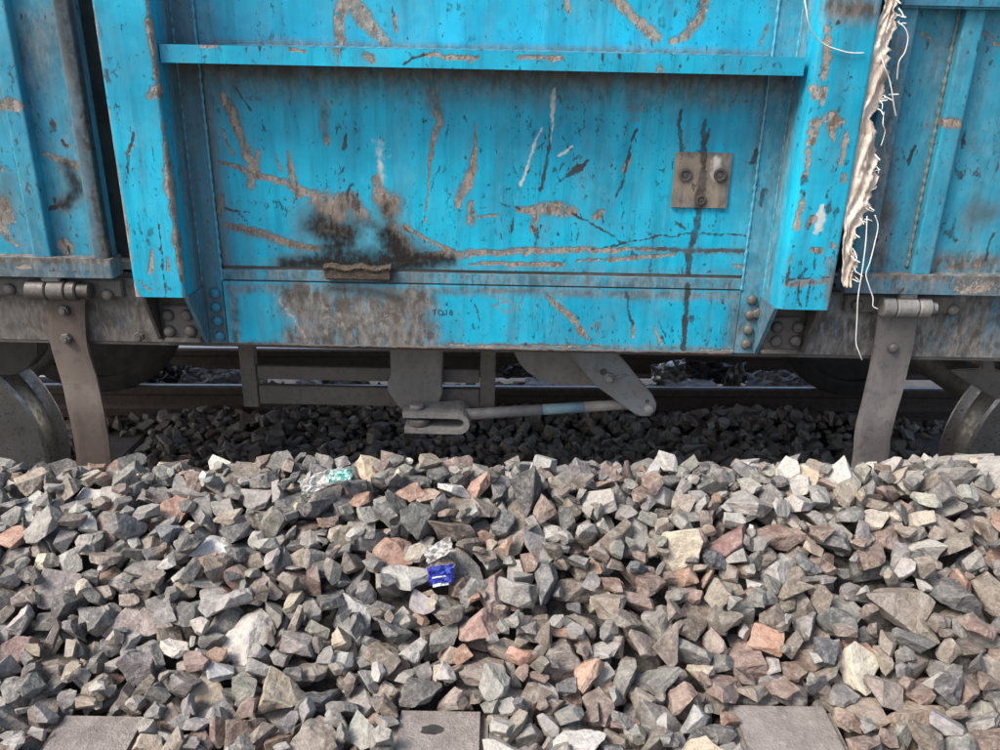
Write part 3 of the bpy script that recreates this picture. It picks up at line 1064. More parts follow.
for hx, hy, hc, words, place in HERO:
    best = None
    for i in single_set:
        if i in hero_of: continue
        e = math.hypot(sp[i, 0] - hx, sp[i, 1] - hy) - (120 if 'big' in words or 'large' in words else 60) * SCAL[i]
        if best is None or e < best[0]: best = (e, i)
    i = best[1]
    hero_of[i] = (words, place)
    hv = np.array(hc)
    scol[i] = hv * .78 + hv.mean() * .22

LAND = [('the left sleeper end', 107, 725), ('the black spotted sleeper end', 441, 722), ('the long right sleeper end', 790, 725), ('the blue packet', 440, 575),
        ('the green wrapper', 338, 480), ('the speckled white stone', 218, 543), ('the orange stone', 512, 628), ('the cream square stone', 693, 541), ('the small bright orange stone', 771, 642),
        ('the long cream stone', 808, 491), ('the dark slab at the left edge', 15, 568), ('the round dark stone', 535, 478), ('the pink granite stone', 480, 488), ('the white patched stone', 880, 660),
        ('the bottom of the left strap', 90, 462), ('the bottom of the right strap', 868, 470), ('the rust brown stone', 262, 720), ('the tan block under the right wheel', 975, 528)]
used = {}
for n_, i in enumerate(SINGLE):
    var, s, Rm, p = STONES[i]
    o = bpy.data.objects.new('ballast_stone', VARS[var]['hi'])
    COL.objects.link(o)
    o.matrix_world = Matrix.Translation(p) @ Matrix(Rm.tolist()).to_4x4() @ Matrix.Scale(s, 4)
    o.color = (*scol[i], 1)
    if i in hero_of:
        lab = ' '.join(hero_of[i])
    else:
        ds = sorted((math.hypot(sp[i, 0] - a, sp[i, 1] - b), t, a, b) for t, a, b in LAND)
        size = 'large ' if s > .080 else 'small ' if s < .050 else ''
        lab = None
        for d, t, a, b in ds[:5]:
            dx, dy = sp[i, 0] - a, sp[i, 1] - b
            if abs(dx) > 2 * abs(dy): w = 'right of' if dx > 0 else 'left of'
            elif abs(dy) > 2 * abs(dx): w = 'below' if dy > 0 else 'above'
            else: w = ('below' if dy > 0 else 'above') + (' and right of' if dx > 0 else ' and left of')
            near = 'touching distance' if d < 38 else ''
            cand = f"{size}{PNAME[cls[i]]} stone {'close ' if d < 70 else 'well '}{w} {t}"
            if len(cand.split()) > 16: cand = cand.replace(' and right of', ', right of').replace(' and left of', ', left of')
            if cand not in used:
                lab = cand
                break
        if lab is None: lab = cand
    used[lab] = 1
    tag(o, lab, 'stone', 'loose ballast stones on the heap')

# all the other stones: one mass
vs_, fs_, cs_, rs_, off = [], [], [], [], 0
sset = set(SINGLE)
for i, (var, s, Rm, p) in enumerate(STONES):
    if i in sset: continue
    V, F = VARS[var]['ahi'] if vis[i] > 25 else VARS[var]['amid'] if (p[1] < 1.75) else VARS[var]['alo']
    W = (V * s) @ Rm.T + np.array(p)
    vs_.append(W)
    fs_.extend([tuple(q + off for q in f) for f in F])
    cs_.append(np.repeat(scol[i][None], len(V), 0))
    rs_.append(np.full(len(V), sr.random()))
    off += len(V)
me = bpy.data.meshes.new('ballast')
me.from_pydata(np.concatenate(vs_).tolist(), [], fs_)
ca = me.attributes.new('stone_color', 'FLOAT_COLOR', 'POINT')
cc = np.concatenate(cs_)
ca.data.foreach_set('color', np.concatenate([cc, np.ones((len(cc), 1))], 1).astype(np.float32).ravel())
ra = me.attributes.new('stone_rand', 'FLOAT', 'POINT')
ra.data.foreach_set('value', np.concatenate(rs_).astype(np.float32))
me.update()
o = link('ballast', me, M['stone_mass'])
tag(o, 'crushed grey railway ballast heaped in front of the wagon and spread under it', 'ballast', kind='stuff')


# ------------------------------------------------------------------ the wagon
XM = -0.0375                                                    # middle between the two stanchions
wagon = empty('freight_wagon', (XM, 3.37, 0.0))
tag(wagon, 'battered sky blue open freight wagon with scraped rusty paint standing on the track', 'freight wagon')
W = wagon
YP = 1.955                                                      # side sheet


def mir(x):
    return 2 * XM - x


main_strokes = [
    S('chip', [(222, 95, 4), (233, 115, 5), (245, 145, 5), (251, 165, 6), (252, 186, 4)]), S('chip', [(259, 150, 2.5), (254, 170, 5)]),
    S('chip', [(219, 162, 2), (240, 168, 3), (262, 176, 3), (285, 182, 3.5), (305, 192, 4.5), (324, 198, 5)]),
    S('chip', [(288, 152, 2), (291, 170, 3), (293, 186, 4.5), (300, 192, 5)]), S('chip', [(222, 130, 1.2), (231, 152, 1.8)]), S('chip', [(276, 155, 1.5), (282, 172, 2)], .8),
    S('chip', [(223, 225, 2.5), (250, 231, 4), (275, 238, 4), (297, 245, 4), (318, 250, 3)]), S('soot_shade', [(226, 226, 4), (318, 251, 7)], .45, True),
    S('chip', [(318, 200, 10), (335, 208, 16), (352, 200, 9), (360, 216, 10)], .95), S('chip', [(322, 225, 16), (345, 232, 10)], .7),
    S('soot_shade', [(318, 224, 22), (338, 238, 26)], .95, True), S('soot_shade', [(345, 235, 24), (335, 255, 28)], .95, True), S('soot_shade', [(345, 207, 12)], .6, True), S('soot_shade', [(360, 222, 10), (385, 228, 8)], .7, True),
    S('soot_shade', [(285, 264, 10), (330, 262, 16), (400, 260, 22), (450, 260, 9)], 1.0, True), S('soot_shade', [(330, 232, 12), (340, 245, 14)], 1.0, True), S('soot_shade', [(394, 238, 10), (404, 258, 14)], 1.1, True), S('soot_shade', [(388, 236, 18), (402, 260, 27)], 1.0, True), S('soot_shade', [(386, 206, 10), (392, 235, 12)], .75, True),
    S('chip', [(376, 180, 5), (382, 196, 10), (392, 202, 10), (390, 214, 9)], .95), S('pale', [(378, 143, 8), (381, 158, 6)], .55, True), S('pale', [(379, 160, 3), (381, 184, 6)], .7), S('pale', [(384, 150, 16)], .34, True),
    S('chip', [(392, 225, 10), (398, 245, 12), (412, 252, 6)], .8),
    S('grime_shade', [(433, 90, 12), (437, 112, 7)], .9, True), S('chip', [(437, 112, 3), (439, 124, 4), (433, 136, 3), (430, 160, 1.8), (428, 192, 1.2), (426, 222, .8)]),
    S('crack', [(440, 165, .8), (434, 178, 1.0), (430, 196, .8)], .8), S('chip', [(474, 122, .8), (475, 145, 2), (473, 165, 4.2), (466, 185, 5), (458, 204, 4.2)]),
    S('chip', [(472, 203, 3), (471, 222, 5)]), S('chip', [(480, 217, 1.5), (497, 215, 1.6)]), S('crack', [(478, 208, .8), (486, 207, .8)], .8),
    S('pale', [(554, 88, .8), (554, 100, 2.2), (552, 125, 1.1), (548, 148, .8)], .85), S('pale', [(541, 126, .8), (531, 160, 1.4), (521, 184, 1.6)], .85), S('crack', [(549, 120, 1), (548, 150, 1.4), (545, 170, 1.8), (540, 192, 1.8)], .9),
    S('pale', [(559, 156, 1.5), (571, 147, 1.3)], .9), S('crack', [(568, 174, 2), (577, 169, 4), (587, 161, 1.6)], 1.0), S('crack', [(568, 174, 1), (557, 185, .8)], .7),
    S('crack', [(636, 128, 1), (630, 150, 1.2), (623, 180, 1.5), (616, 196, 1.4)], .9), S('chip', [(629, 160, 2.4), (624, 172, 3)]),
    S('chip', [(518, 209, 3), (535, 209, 6), (555, 209, 7), (574, 212, 5)]), S('chip', [(535, 212, 3), (533, 230, 3)]), S('crack', [(533, 226, 1.8), (538, 237, 2)], .9),
    S('crack', [(500, 204, .8), (520, 208, 1.3)], .8), S('crack', [(515, 214, 1), (510, 232, 1.4)], .8),
    S('crack', [(574, 214, 1.4), (600, 228, 1.2), (620, 242, 1.2), (642, 252, 1)], .85), S('chip', [(597, 216, 4), (602, 212, 3.6)]), S('crack', [(602, 192, .8), (601, 208, .8)], .8),
    S('chip', [(398, 260, 5), (430, 256, 4), (500, 252, 4), (560, 250, 3.4), (620, 250, 2.6), (662, 250, 2)]), S('crack', [(655, 250, 2), (700, 250, 2.6), (744, 250, 2)], .9),
    S('soot_shade', [(640, 250, 3), (745, 251, 4)], .5, True), S('chip', [(470, 263, 1), (510, 264, 3), (560, 265, 2.4)]), S('chip', [(575, 262, 1.5), (640, 258, 3.2), (675, 255, 1.6)], .8),
    S('crack', [(590, 250, 1), (640, 240, 1.2), (690, 233, 1.3), (746, 235, 1)], .8), S('chip', [(405, 226, 3), (425, 238, 2), (452, 251, 3)]), S('crack', [(405, 226, 1), (416, 240, 1)], .7),
    S('crack', [(705, 121, 1.6), (703, 150, 3), (702, 180, 3.4), (700, 205, 4), (697, 225, 3.8), (690, 250, 3.2), (687, 285, 2.8)]), S('crack', [(710, 128, 1), (706, 140, 1.6)], .9),
    S('crack', [(681, 111, 1.6), (678, 124, 2), (682, 152, 1.6)], .9), S('crack', [(676, 221, 1.4), (684, 229, 1.8)], .8), S('crack', [(712, 226, 1.8), (718, 221, 1.5)], .7),
    S('grime_shade', [(690, 92, 12), (725, 100, 12)], .7, True), S('crack', [(738, 95, 1.4), (730, 108, 1.2)], .6), S('crack', [(347, 135, 1.5), (344, 148, 2)], .9), S('grime_shade', [(325, 100, 6), (326, 140, 4)], .8, True), S('chip', [(326, 138, 2.4), (327, 144, 2.2)]),
    S('crack', [(236, 88, 1.4), (242, 98, 1.2), (252, 112, 1.2)], .8), S('crack', [(240, 212, 1.6), (246, 222, 1.6)], .8), S('crack', [(222, 208, 1), (250, 211, 1)], .7), S('chip', [(222, 195, 3), (219, 212, 4)], .8),
    S('soot_shade', [(226, 262, 5), (230, 280, 5)], .5, True), S('crack', [(757, 150, 2), (753, 164, 2.6)], .9), S('chip', [(745, 266, 4), (735, 266, 2)], .8),
]
for i in range(26):                                             # hairline drips and combs of thin cracks above the lower seam
    x = random.uniform(400, 690)
    y = random.uniform(205, 240)
    main_strokes.append(S('crack', [(x, y, .7), (x + random.uniform(-3, 3), y + random.uniform(8, 24), .7)], random.uniform(.5, .7)))
for i in range(14):
    x = random.uniform(345, 358)
    y = random.uniform(186, 196)
    main_strokes.append(S('crack', [(x, y, .8), (x + random.uniform(-2, 4), y + random.uniform(8, 20), .9)], .8))


def main_extra(o, X, Z):
    o['grime_shade'] = np.maximum(o['grime_shade'], np.clip((Z - 1.600) / 0.085, 0, 1) * .95)          # shadow of the ledge painted on the sheet below it
    o['grime_shade'] = np.maximum(o['grime_shade'], np.clip(1 - (Z - 1.225) / 0.03, 0, 1) * .45)
    o['grime_shade'] = np.maximum(o['grime_shade'], np.clip(1 - (X + .69) / 0.05, 0, 1) * .8)  # left edge darkened: shade of the stanchion painted in
    o['soot_shade'] = np.maximum(o['soot_shade'], np.clip(1 - (X + .694) / 0.05, 0, 1) * .55)  # second, blacker layer of the same painted stanchion shade
    o['soot_shade'] = np.maximum(o['soot_shade'], np.clip((Z - 1.655) / 0.04, 0, 1) * .55)  # painted shadow with some soot, close under the ledge
    o['grime_shade'] = np.maximum(o['grime_shade'], np.clip((X - .56) / 0.05, 0, 1) * .45)


sp_main = panel('side_panel', -.694, .618, 1.228, 1.7005, YP, .008, M['paint'], W, main_strokes, .0032, 21, main_extra, .006)
upper_strokes = [S('chip', [(342, -8, 6), (338, 20, 5.5), (340, 40, 5.5)]), S('chip', [(350, 0, 8), (365, 20, 7.5), (384, 42, 5)]), S('crack', [(388, -6, 1.2), (393, 18, 1.2)], .9), S('chip', [(394, 18, 2), (396, 31, 2.4)]),
                 S('chip', [(612, -6, 5), (635, 18, 5), (657, 38, 5)]), S('chip', [(706, -6, 4), (700, 20, 5), (685, 35, 5), (671, 42, 3)]), S('chip', [(566, 2, 3), (570, 13, 2)]), S('crack', [(552, 0, 1), (550, 12, 1)], .8),
                 S('crack', [(742, 28, 3), (741, 40, 4)], .35), S('chip', [(768, 25, 3), (760, 45, 3)], .6)]


def upper_extra(o, X, Z):
    o['grime_shade'] = np.maximum(o['grime_shade'], np.clip(1 - (Z - 1.735) / 0.022, 0, 1) * 1.0)
    o['grime_shade'] = np.maximum(o['grime_shade'], np.clip(1 - (X + .70) / 0.09, 0, 1) * .6)  # left stanchion's shade painted on the sheet beside it
    o['grime_shade'] = np.maximum(o['grime_shade'], np.clip((X - .57) / 0.05, 0, 1) * .45)


panel('upper_side_panel', -.694, .618, 1.7335, 2.75, YP, .008, M['paint'], W, upper_strokes, .0052, 31, upper_extra, .006)

# horizontal stiffener between the stanchions
ledge_strokes = [S('chip', [(200, 45, 2), (215, 46, 3)]), S('chip', [(365, 55, 3), (372, 59, 4)]), S('crack', [(402, 66, 1.4), (410, 58, 1.4), (425, 55, 1.2)], .9), S('chip', [(425, 55, 2), (445, 56, 2.4), (478, 58, 2)]), S('chip', [(470, 60, 3)]),
                 S('chip', [(520, 57, 2), (560, 58, 2.2)]), S('chip', [(290, 50, 1.6), (305, 50, 1.6)]), S('crack', [(195, 54, 2), (205, 56, 2)], .6), S('crack', [(730, 60, 1), (732, 70, 1)], .5)]
ledge = panel('ledge', -.735, .652, 1.6965, 1.7335, 1.850, .104, M['paint'], W, ledge_strokes, .0035, 41, None, 0, None, .8, .2)
tube('weld_bead', [(x, 1.9525 + random.uniform(-.001, .001), 1.7355) for x in np.linspace(-.69, .61, 120)], .004, M['paint_dirty'], W, 6, lambda t: .0038 + .0014 * math.sin(t * 260))

# stanchions: welded box posts with a rounded nose
def stanchion(xa, xb, inner, strokes, seed, corner_in, corner_out):
    prof = round_poly([(xa, 1.830), (xb, 1.830), (xb, 1.953), (xa, 1.953)], [.010, .010, 0, 0] if inner > xa + .02 else [.022, .010, 0, 0], 5)

    def ex(o, X, Y, Z):
        n = fbm(Z * 16, Z * 0 + seed, seed, 4)
        d_in = np.abs(X - inner) * 1.0 + np.abs(Y - 1.831) * .8
        wi = corner_in(Z) * np.clip((n - .22) * 3.4, .12, 2.2)
        o['chip'] = np.maximum(o['chip'], np.clip(1.02 - d_in / (2 * np.maximum(wi, .001)), 0, 1))
        outer = xa if abs(inner - xb) < .03 else xb
        n2 = fbm(Z * 11, Z * 0 + seed + 5, seed + 5, 4)
        d_o = np.abs(X - outer) + np.abs(Y - 1.831) * .8
        wo = corner_out(Z) * np.clip((n2 - .25) * 3.6, .1, 2.4)
        o['chip'] = np.maximum(o['chip'], np.clip(1.02 - d_o / (2 * np.maximum(wo, .001)), 0, 1) * .96)
        o['grime_shade'] = np.maximum(o['grime_shade'], np.clip((Y - 1.86) / .06, 0, 1) * .75)
        if inner > xa + .02: o['soot_shade'] = np.maximum(o['soot_shade'], np.clip((Y - 1.85) / .08, 0, 1) * .4)  # left post only: shade on its sides painted in, darker towards the sheet
    return extrude_z('stanchion', prof, 1.178, 2.75, M['paint'], W, strokes, 1.83, .0042, seed, ex, .35, .3)


left_strokes = [S('crack', [(134, 131, .9), (130, 150, 1.4), (127, 168, 1.2), (125, 182, .8)], .95), S('chip', [(131, 146, 1.8), (129, 154, 2)]), S('chip', [(152, 250, 1.6), (151, 266, 2.6), (150, 274, 1.4)]), S('chip', [(141, 282, 1.4), (150, 290, 2)], .9),
                S('chip', [(167, 258, 1.6), (168, 270, 1.6)], .8), S('crack', [(158, 225, .9), (163, 262, 1.0), (166, 298, 1.0)], .9), S('crack', [(150, 120, .7), (157, 200, .8)], .55), S('chip', [(133, 285, 2.5), (138, 299, 4)]), S('chip', [(150, 95, 4), (157, 90, 6)])]
right_strokes = [S('chip', [(827, 28, 3), (826, 60, 4.4), (823, 77, 2.6)]), S('chip', [(815, 88, 3.6), (816, 95, 3)]), S('chip', [(824, 88, 2.8), (823, 102, 2.4)]), S('chip', [(832, 114, 4), (828, 120, 7), (840, 121, 4)]), S('chip', [(832, 122, 4), (832, 140, 2.6)]),
                 S('chip', [(815, 124, 5), (811, 142, 4)]), S('chip', [(809, 150, 2.6), (806, 176, 2.8)]), S('crack', [(806, 176, 2), (802, 196, 2.6)], .8), S('chip', [(802, 196, 3), (798, 228, 3.4)]), S('chip', [(846, 133, 2), (842, 152, 3.4), (841, 165, 2)]),
                 S('chip', [(843, 176, 2.6), (842, 182, 2.6)]), S('pale', [(823, 206, 2), (821, 216, 4), (818, 232, 3)]), S('crack', [(826, 192, 3), (830, 202, 4), (828, 212, 3)], .6), S('chip', [(813, 219, 4), (809, 225, 3)]), S('crack', [(812, 224, 2), (808, 228, 2)], .7),
                 S('chip', [(814, 250, 3.4), (822, 252, 3.4)]), S('crack', [(793, 246, 1.2), (790, 270, 1.2), (786, 300, 1.4)], .85), S('crack', [(800, 260, .9), (799, 305, 1.2)], .85), S('crack', [(816, 240, .8), (813, 270, 1), (806, 306, 1.2)], .85), S('grime_shade', [(790, 284, 3.5), (828, 281, 3)], 1.3, True),
                 S('crack', [(789, 279, .9), (828, 278, .9)], .8), S('grime_shade', [(832, 8, 12), (868, 10, 12)], 1.1, True), S('crack', [(835, 24, 1.5), (840, 22, 2)], .8), S('chip', [(834, 246, 3), (832, 244, 2.4)]), S('grime_shade', [(829, 262, 5), (832, 300, 6)], .9, True),
                 S('crack', [(851, 40, .8), (832, 210, .8)], .62), S('crack', [(795, 80, .8), (790, 180, .8)], .4), S('chip', [(792, 255, 2), (790, 262, 1.6)])]
stanchion(-.858, -.738, -.739, left_strokes, 51, lambda Z: .0085 + 0 * Z, lambda Z: .0035 + .008 * np.clip((1.36 - Z) / .15, 0, 1))
stanchion(.664, .789, .665, right_strokes, 61, lambda Z: .0008 + 0 * Z, lambda Z: .0022 + 0 * Z)

# flanges at the stanchion feet and their weld beads
for sgn, (xa, xb) in ((-1, (-.738, -.690)), (1, (.612, .664))):
    def fl_extra(o, X, Z, s=sgn):
        o['grime_shade'] = np.maximum(o['grime_shade'], np.clip((1.24 - Z) / .1, 0, 1) * .75)
        o['grime_shade'] = np.maximum(o['grime_shade'], .35 + .6 * (fbm(X * 20, Z * 6, 77, 3) - .35))
        if s < 0: o['soot_shade'] = np.maximum(o['soot_shade'], .36 + .4 * (fbm(X * 30, Z * 5, 79, 3) - .3))  # left flange only: painted shade beside the stanchion
        o['grime_shade'] = np.maximum(o['grime_shade'], np.clip((Z - 1.58) / .1, 0, 1) * np.clip((1.72 - Z) / .01, 0, 1) * .9)  # ledge shadow painted across the flange
    panel('stanchion_flange', xa, xb, 1.026, 2.75, 1.9465, .0085, M['paint'], W, [S('crack', [(763, 190, 2.4), (760, 205, 3.4)], .8)] if sgn > 0 else [], .005, 71 + sgn, fl_extra, 0, None, .5, .6)
    for x, m_ in ((xa if sgn > 0 else xb, 'paint'), (xb if sgn > 0 else xa, 'paint')):
        zs = np.linspace(1.19, 2.74, 260)
        xx = x + (-.002 if x == xa else .002)
        tube('weld_bead', [(xx + random.uniform(-.0008, .0008), 1.9468, z) for z in zs], .0035, M['weld'], W, 6, lambda t: .0034 + .0011 * math.sin(t * 430) + random.uniform(-.0005, .0005))

# sole bar
seam = [(-.694, .618)]


def seam_extra(o, X, Z):
    o['grime_shade'] = np.maximum(o['grime_shade'], .75)
    o['soot_shade'] = np.maximum(o['soot_shade'], .8 * np.clip(1 - np.abs(X + .28) / .16, 0, 1))


panel('floor_edge_strip', -.692, .614, 1.194, 1.2195, 1.949, .012, M['paint'], W, [S('crack', [(687, 285, 2.8), (686, 295, 2.8)])], .004, 81, seam_extra, 0, None, .6, .4)
box('floor_edge_gap_bar', (-.692, .614), (1.957, 1.975), (1.15, 1.26), M['dark_steel'], W, 0)
sole_strokes = [S('grime_shade', [(300, 300, 22), (330, 320, 30), (400, 320, 32), (415, 300, 22)], 1.6, True), S('grime_shade', [(300, 335, 18), (420, 335, 22)], 1.4, True), S('soot_shade', [(330, 288, 8), (380, 292, 10), (400, 300, 12)], .75, True), S('soot_shade', [(345, 300, 8), (342, 340, 5)], .45, True),
                S('soot_shade', [(395, 300, 10), (398, 345, 8)], .4, True), S('pale', [(320, 318, 26), (405, 318, 24)], .36, True), S('pale', [(340, 312, 2), (345, 330, 2)], .55), S('pale', [(276, 296, 3), (292, 316, 3), (305, 336, 3)], .5), S('chip', [(330, 290, 2), (333, 340, 2.4)], .6),
                S('chip', [(310, 300, 3), (320, 335, 3)], .45), S('chip', [(548, 296, 2), (570, 317, 4.4), (588, 338, 3)], .9), S('pale', [(556, 302, 3), (574, 322, 4)], .55), S('crack', [(626, 292, 1.4), (629, 315, 1.5), (633, 324, 1.5)], .9), S('chip', [(633, 325, 2), (633, 336, 2)]),
                S('crack', [(657, 321, 1), (668, 338, 1)], .7), S('chip', [(655, 328, 1.4), (662, 345, 2)], .9), S('crack', [(640, 298, .8), (668, 330, .8)], .5), S('crack', [(476, 304, .9), (480, 322, 1.0)], .9), S('crack', [(723, 301, 1.6), (723, 303, 1.6)], .8),
                S('crack', [(687, 288, 2.8), (685, 318, 2.6), (683, 349, 2.5)]), S('grime_shade', [(230, 288, 6), (480, 290, 6), (740, 297, 6)], .85, True), S('grime_shade', [(232, 290, 6), (236, 345, 6)], .9, True), S('grime_shade', [(735, 295, 7), (733, 350, 9)], .7, True),
                S('grime_shade', [(245, 343, 4), (500, 346, 4), (735, 350, 4)], .8, True), S('chip', [(450, 345, 1.4), (520, 346, 2), (600, 347, 1.6)], .8), S('chip', [(700, 349, 1.4), (735, 350, 1.8)], .8), S('crack', [(516, 302, 1.2), (522, 312, 1)], .45),
                S('grime_shade', [(490, 296, 1.6), (508, 300, 1.6), (494, 306, 1.6), (508, 312, 1.6)], .8, True), S('grime_shade', [(512, 298, 1.4), (516, 312, 1.4), (524, 296, 1.4)], .7, True), S('grime_shade', [(590, 328, 1.6), (600, 322, 1.6), (598, 336, 1.6)], .7, True)]
panel('sole_bar', -.688, .610, 1.026, 1.1895, 1.948, .010, M['paint'], W, sole_strokes, .0034, 91, None, .003, None, .6, .5)


def sole_left(o, X, Z):
    o['soot_shade'] = np.maximum(o['soot_shade'], .32)
    o['grime_shade'] = np.maximum(o['grime_shade'], 1.35 - .9 * np.clip(1 - np.hypot((X + .955) / .05, (Z - 1.075) / .045), 0, 1))


def sole_right(o, X, Z):
    o['grime_shade'] = np.maximum(o['grime_shade'], np.clip(1.25 - (X - 1.05) * 2.2, .55, 1.2) + .4 * (fbm(X * 9, Z * 5, 4, 3) - .5))


panel('sole_bar', -4.0, -.690, 1.024, 1.1885, 1.952, .010, M['paint_dirty'], W, [], .011, 95, sole_left, .003)
panel('sole_bar', .6125, 4.0, 1.024, 1.1885, 1.952, .010, M['paint_dirty'], W, [], .011, 97, sole_right, .003)
box('sole_bar_flange', (-4, 4), (1.9535, 2.03), (1.0145, 1.0235), M['dark_steel'], W, 0.001)
box('sole_bar_flange', (-4, 4), (1.970, 2.03), (1.189, 1.199), M['dark_steel'], W, 0.001)
tube('weld_bead', [(x, 1.9475, 1.0245 + random.uniform(-.0012, .0012)) for x in np.linspace(-.688, .61, 150)], .003, M['rust_edge'], W, 6, lambda t: .003 + random.uniform(-.001, .0012))

# stencilled number
cu = bpy.data.curves.new('stencil_digits', 'FONT')
cu.body = 'TO18'
cu.size = 0.020
cu.extrude = 0.0003
cu.space_character = 1.15
tmp = bpy.data.objects.new('tmp_text', cu)
COL.objects.link(tmp)
bpy.context.view_layer.update()
tme = bpy.data.meshes.new_from_object(tmp.evaluated_get(bpy.context.evaluated_depsgraph_get()))
bpy.data.objects.remove(tmp)
q = at(432, 315, 1.946)
tme.materials.clear()
sd = link('stencil_digits', tme, M['ink'], W)
sd.matrix_basis = Matrix.Translation((q.x, 1.9468, q.z)) @ Matrix.Rotation(math.pi / 2, 4, 'X')
sd['label'] = 'small black stencilled characters TO18 on the sole bar'

# rivets and bolts (shared meshes)
def rivet_mesh(r, h, hexa=False):
    bm = bmesh.new()
    seg = 6 if hexa else 14
    prof = [(r, 0), (r, h * .75), (r * .86, h)] if hexa else [(r, 0), (r * .97, h * .35), (r * .8, h * .7), (r * .45, h * .94)]
    rings = []
    for rr, hh in prof:
        rings.append([bm.verts.new((rr * math.cos(2 * math.pi * i / seg), -hh, rr * math.sin(2 * math.pi * i / seg))) for i in range(seg)])
    for a, b in zip(rings[:-1], rings[1:]):
        for i in range(seg):
            bm.faces.new((a[i], a[(i + 1) % seg], b[(i + 1) % seg], b[i]))
    bm.faces.new(rings[-1])
    bm.faces.new(rings[0][::-1])
    if hexa:                                                    # threaded end
        t = [[bm.verts.new((r * .5 * math.cos(2 * math.pi * i / 10), -hh, r * .5 * math.sin(2 * math.pi * i / 10))) for i in range(10)] for hh in (h * .9, h * 1.45)]
        for i in range(10):
            bm.faces.new((t[0][i], t[0][(i + 1) % 10], t[1][(i + 1) % 10], t[1][i]))
        bm.faces.new(t[1])
    bmesh.ops.recalc_face_normals(bm, faces=bm.faces)
    me = bpy.data.meshes.new('bolt' if hexa else 'rivet')
    bm.to_mesh(me)
    bm.free()
    if not hexa: me.polygons.foreach_set('use_smooth', [True] * len(me.polygons))
    return me


RV, RVB, BT = rivet_mesh(.0135, .011), rivet_mesh(.0155, .012), rivet_mesh(.014, .011, True)
for me_, mm in ((RV, 'steel'), (RVB, 'steel'), (BT, 'steel')): me_.materials.append(M[mm])
RV_BLUE = RV.copy()
RV_BLUE.materials.clear()
RV_BLUE.materials.append(M['paint_dirty'])


def fix(name, me, px, py, Y, parent, rot=None, scale=1.0):
    p = at(px, py, Y)
    o = bpy.data.objects.new(name, me)
    COL.objects.link(o)
    o.parent = parent
    if parent.type == 'EMPTY': o.matrix_parent_inverse = Matrix.Translation(parent.location).inverted()
    o.location = p
    o.rotation_euler = (0, random.uniform(0, 1.0) if rot is None else rot, 0)
    o.scale = (scale,) * 3
    return o


for x, y in ((215, 293), (216, 307), (218, 321), (220, 336)): fix('rivet', RV_BLUE, x, y, 1.946, W)
for x, y in ((752, 300), (750, 315), (748, 330), (746, 344)): fix('rivet', RV, x, y, 1.946, W)

# stanchion feet: bracket plate on the sole bar, side gusset that tapers down, four bolts
for sgn in (-1, 1):
    def fx(x): return x if sgn < 0 else mir(x)
    xs = sorted((fx(-.855), fx(-.742)))
    br = box('stanchion_foot', tuple(xs), (1.936, 1.9515), (1.030, 1.176), M['dark_steel'], W, .003)
    xs2 = sorted((fx(-.838), fx(-.746)))
    box('foot_plate', tuple(xs2), (1.926, 1.9355), (1.040, 1.130), M['steel'], br, .003)
    box('foot_lip', tuple(xs2), (1.912, 1.9255), (1.036, 1.048), M['steel'], br, .003)
    xs3 = sorted((fx(-.862), fx(-.848)))
    bm = bmesh.new()
    gx0, gx1 = sorted((fx(-.743), fx(-.733)))
    gp = [(1.833, 1.178), (1.953, 1.178), (1.953, 1.030), (1.930, 1.030)]
    a = [bm.verts.new((gx0, p, z)) for p, z in gp]
    b = [bm.verts.new((gx1, p, z)) for p, z in gp]
    bm.faces.new(a); bm.faces.new(b[::-1])
    for i in range(4): bm.faces.new((a[i], b[i], b[(i + 1) % 4], a[(i + 1) % 4]))
    bevel_bm(bm, .001, 1)
    bm_obj('gusset', bm, M['paint_gusset'], W)
    bm = bmesh.new()
    gx0, gx1 = sorted((fx(-.858), fx(-.850)))
    gp = [(1.86, 1.178), (1.953, 1.178), (1.953, 1.040), (1.925, 1.040)]
    a = [bm.verts.new((gx0, p, z)) for p, z in gp]
    b = [bm.verts.new((gx1, p, z)) for p, z in gp]
    bm.faces.new(a); bm.faces.new(b[::-1])
    for i in range(4): bm.faces.new((a[i], b[i], b[(i + 1) % 4], a[(i + 1) % 4]))
    bm_obj('gusset', bm, M['dark_steel'], W)
    pts = ((168, 315), (187, 315), (170, 331), (191, 331)) if sgn < 0 else ((777, 327), (798, 327), (776, 341), (795, 341))
    for x, y in pts: fix('bolt', RVB, x, y, 1.926, br)
fix('bolt', BT, 140, 336, 1.936, W)
fix('bolt', BT, 758, 313, 1.944, W)

# plate welded over the drain, rusty bracket, bolt holes
pp_ = [(676, 152), (729, 153), (726, 208), (675, 206)]
pv = [at(x, y, 1.951) for x, y in pp_]
patch = panel('patch_plate', min(p.x for p in pv), max(p.x for p in pv), min(p.z for p in pv), max(p.z for p in pv), 1.9485, .006, M['patch'], W,
              [S('crack', [(703, 150, 3), (701, 180, 3.4), (699, 209, 3.8)]), S('pale', [(716, 163, 8), (714, 178, 6)], .8, True), S('soot_shade', [(686, 175, 10)], .75, True), S('soot_shade', [(720, 178, 10)], .8, True), S('soot_shade', [(701, 203, 10)], .7, True), S('grime_shade', [(678, 200, 10), (700, 206, 8)], .7, True), S('grime_shade', [(728, 160, 5), (726, 206, 6)], .8, True), S('grime_shade', [(676, 153, 4), (728, 153, 4)], .7, True), S('crack', [(680, 158, 1), (684, 160, 1)], .6)], .003, 101, None, 0, 1.9485, .4, .3)
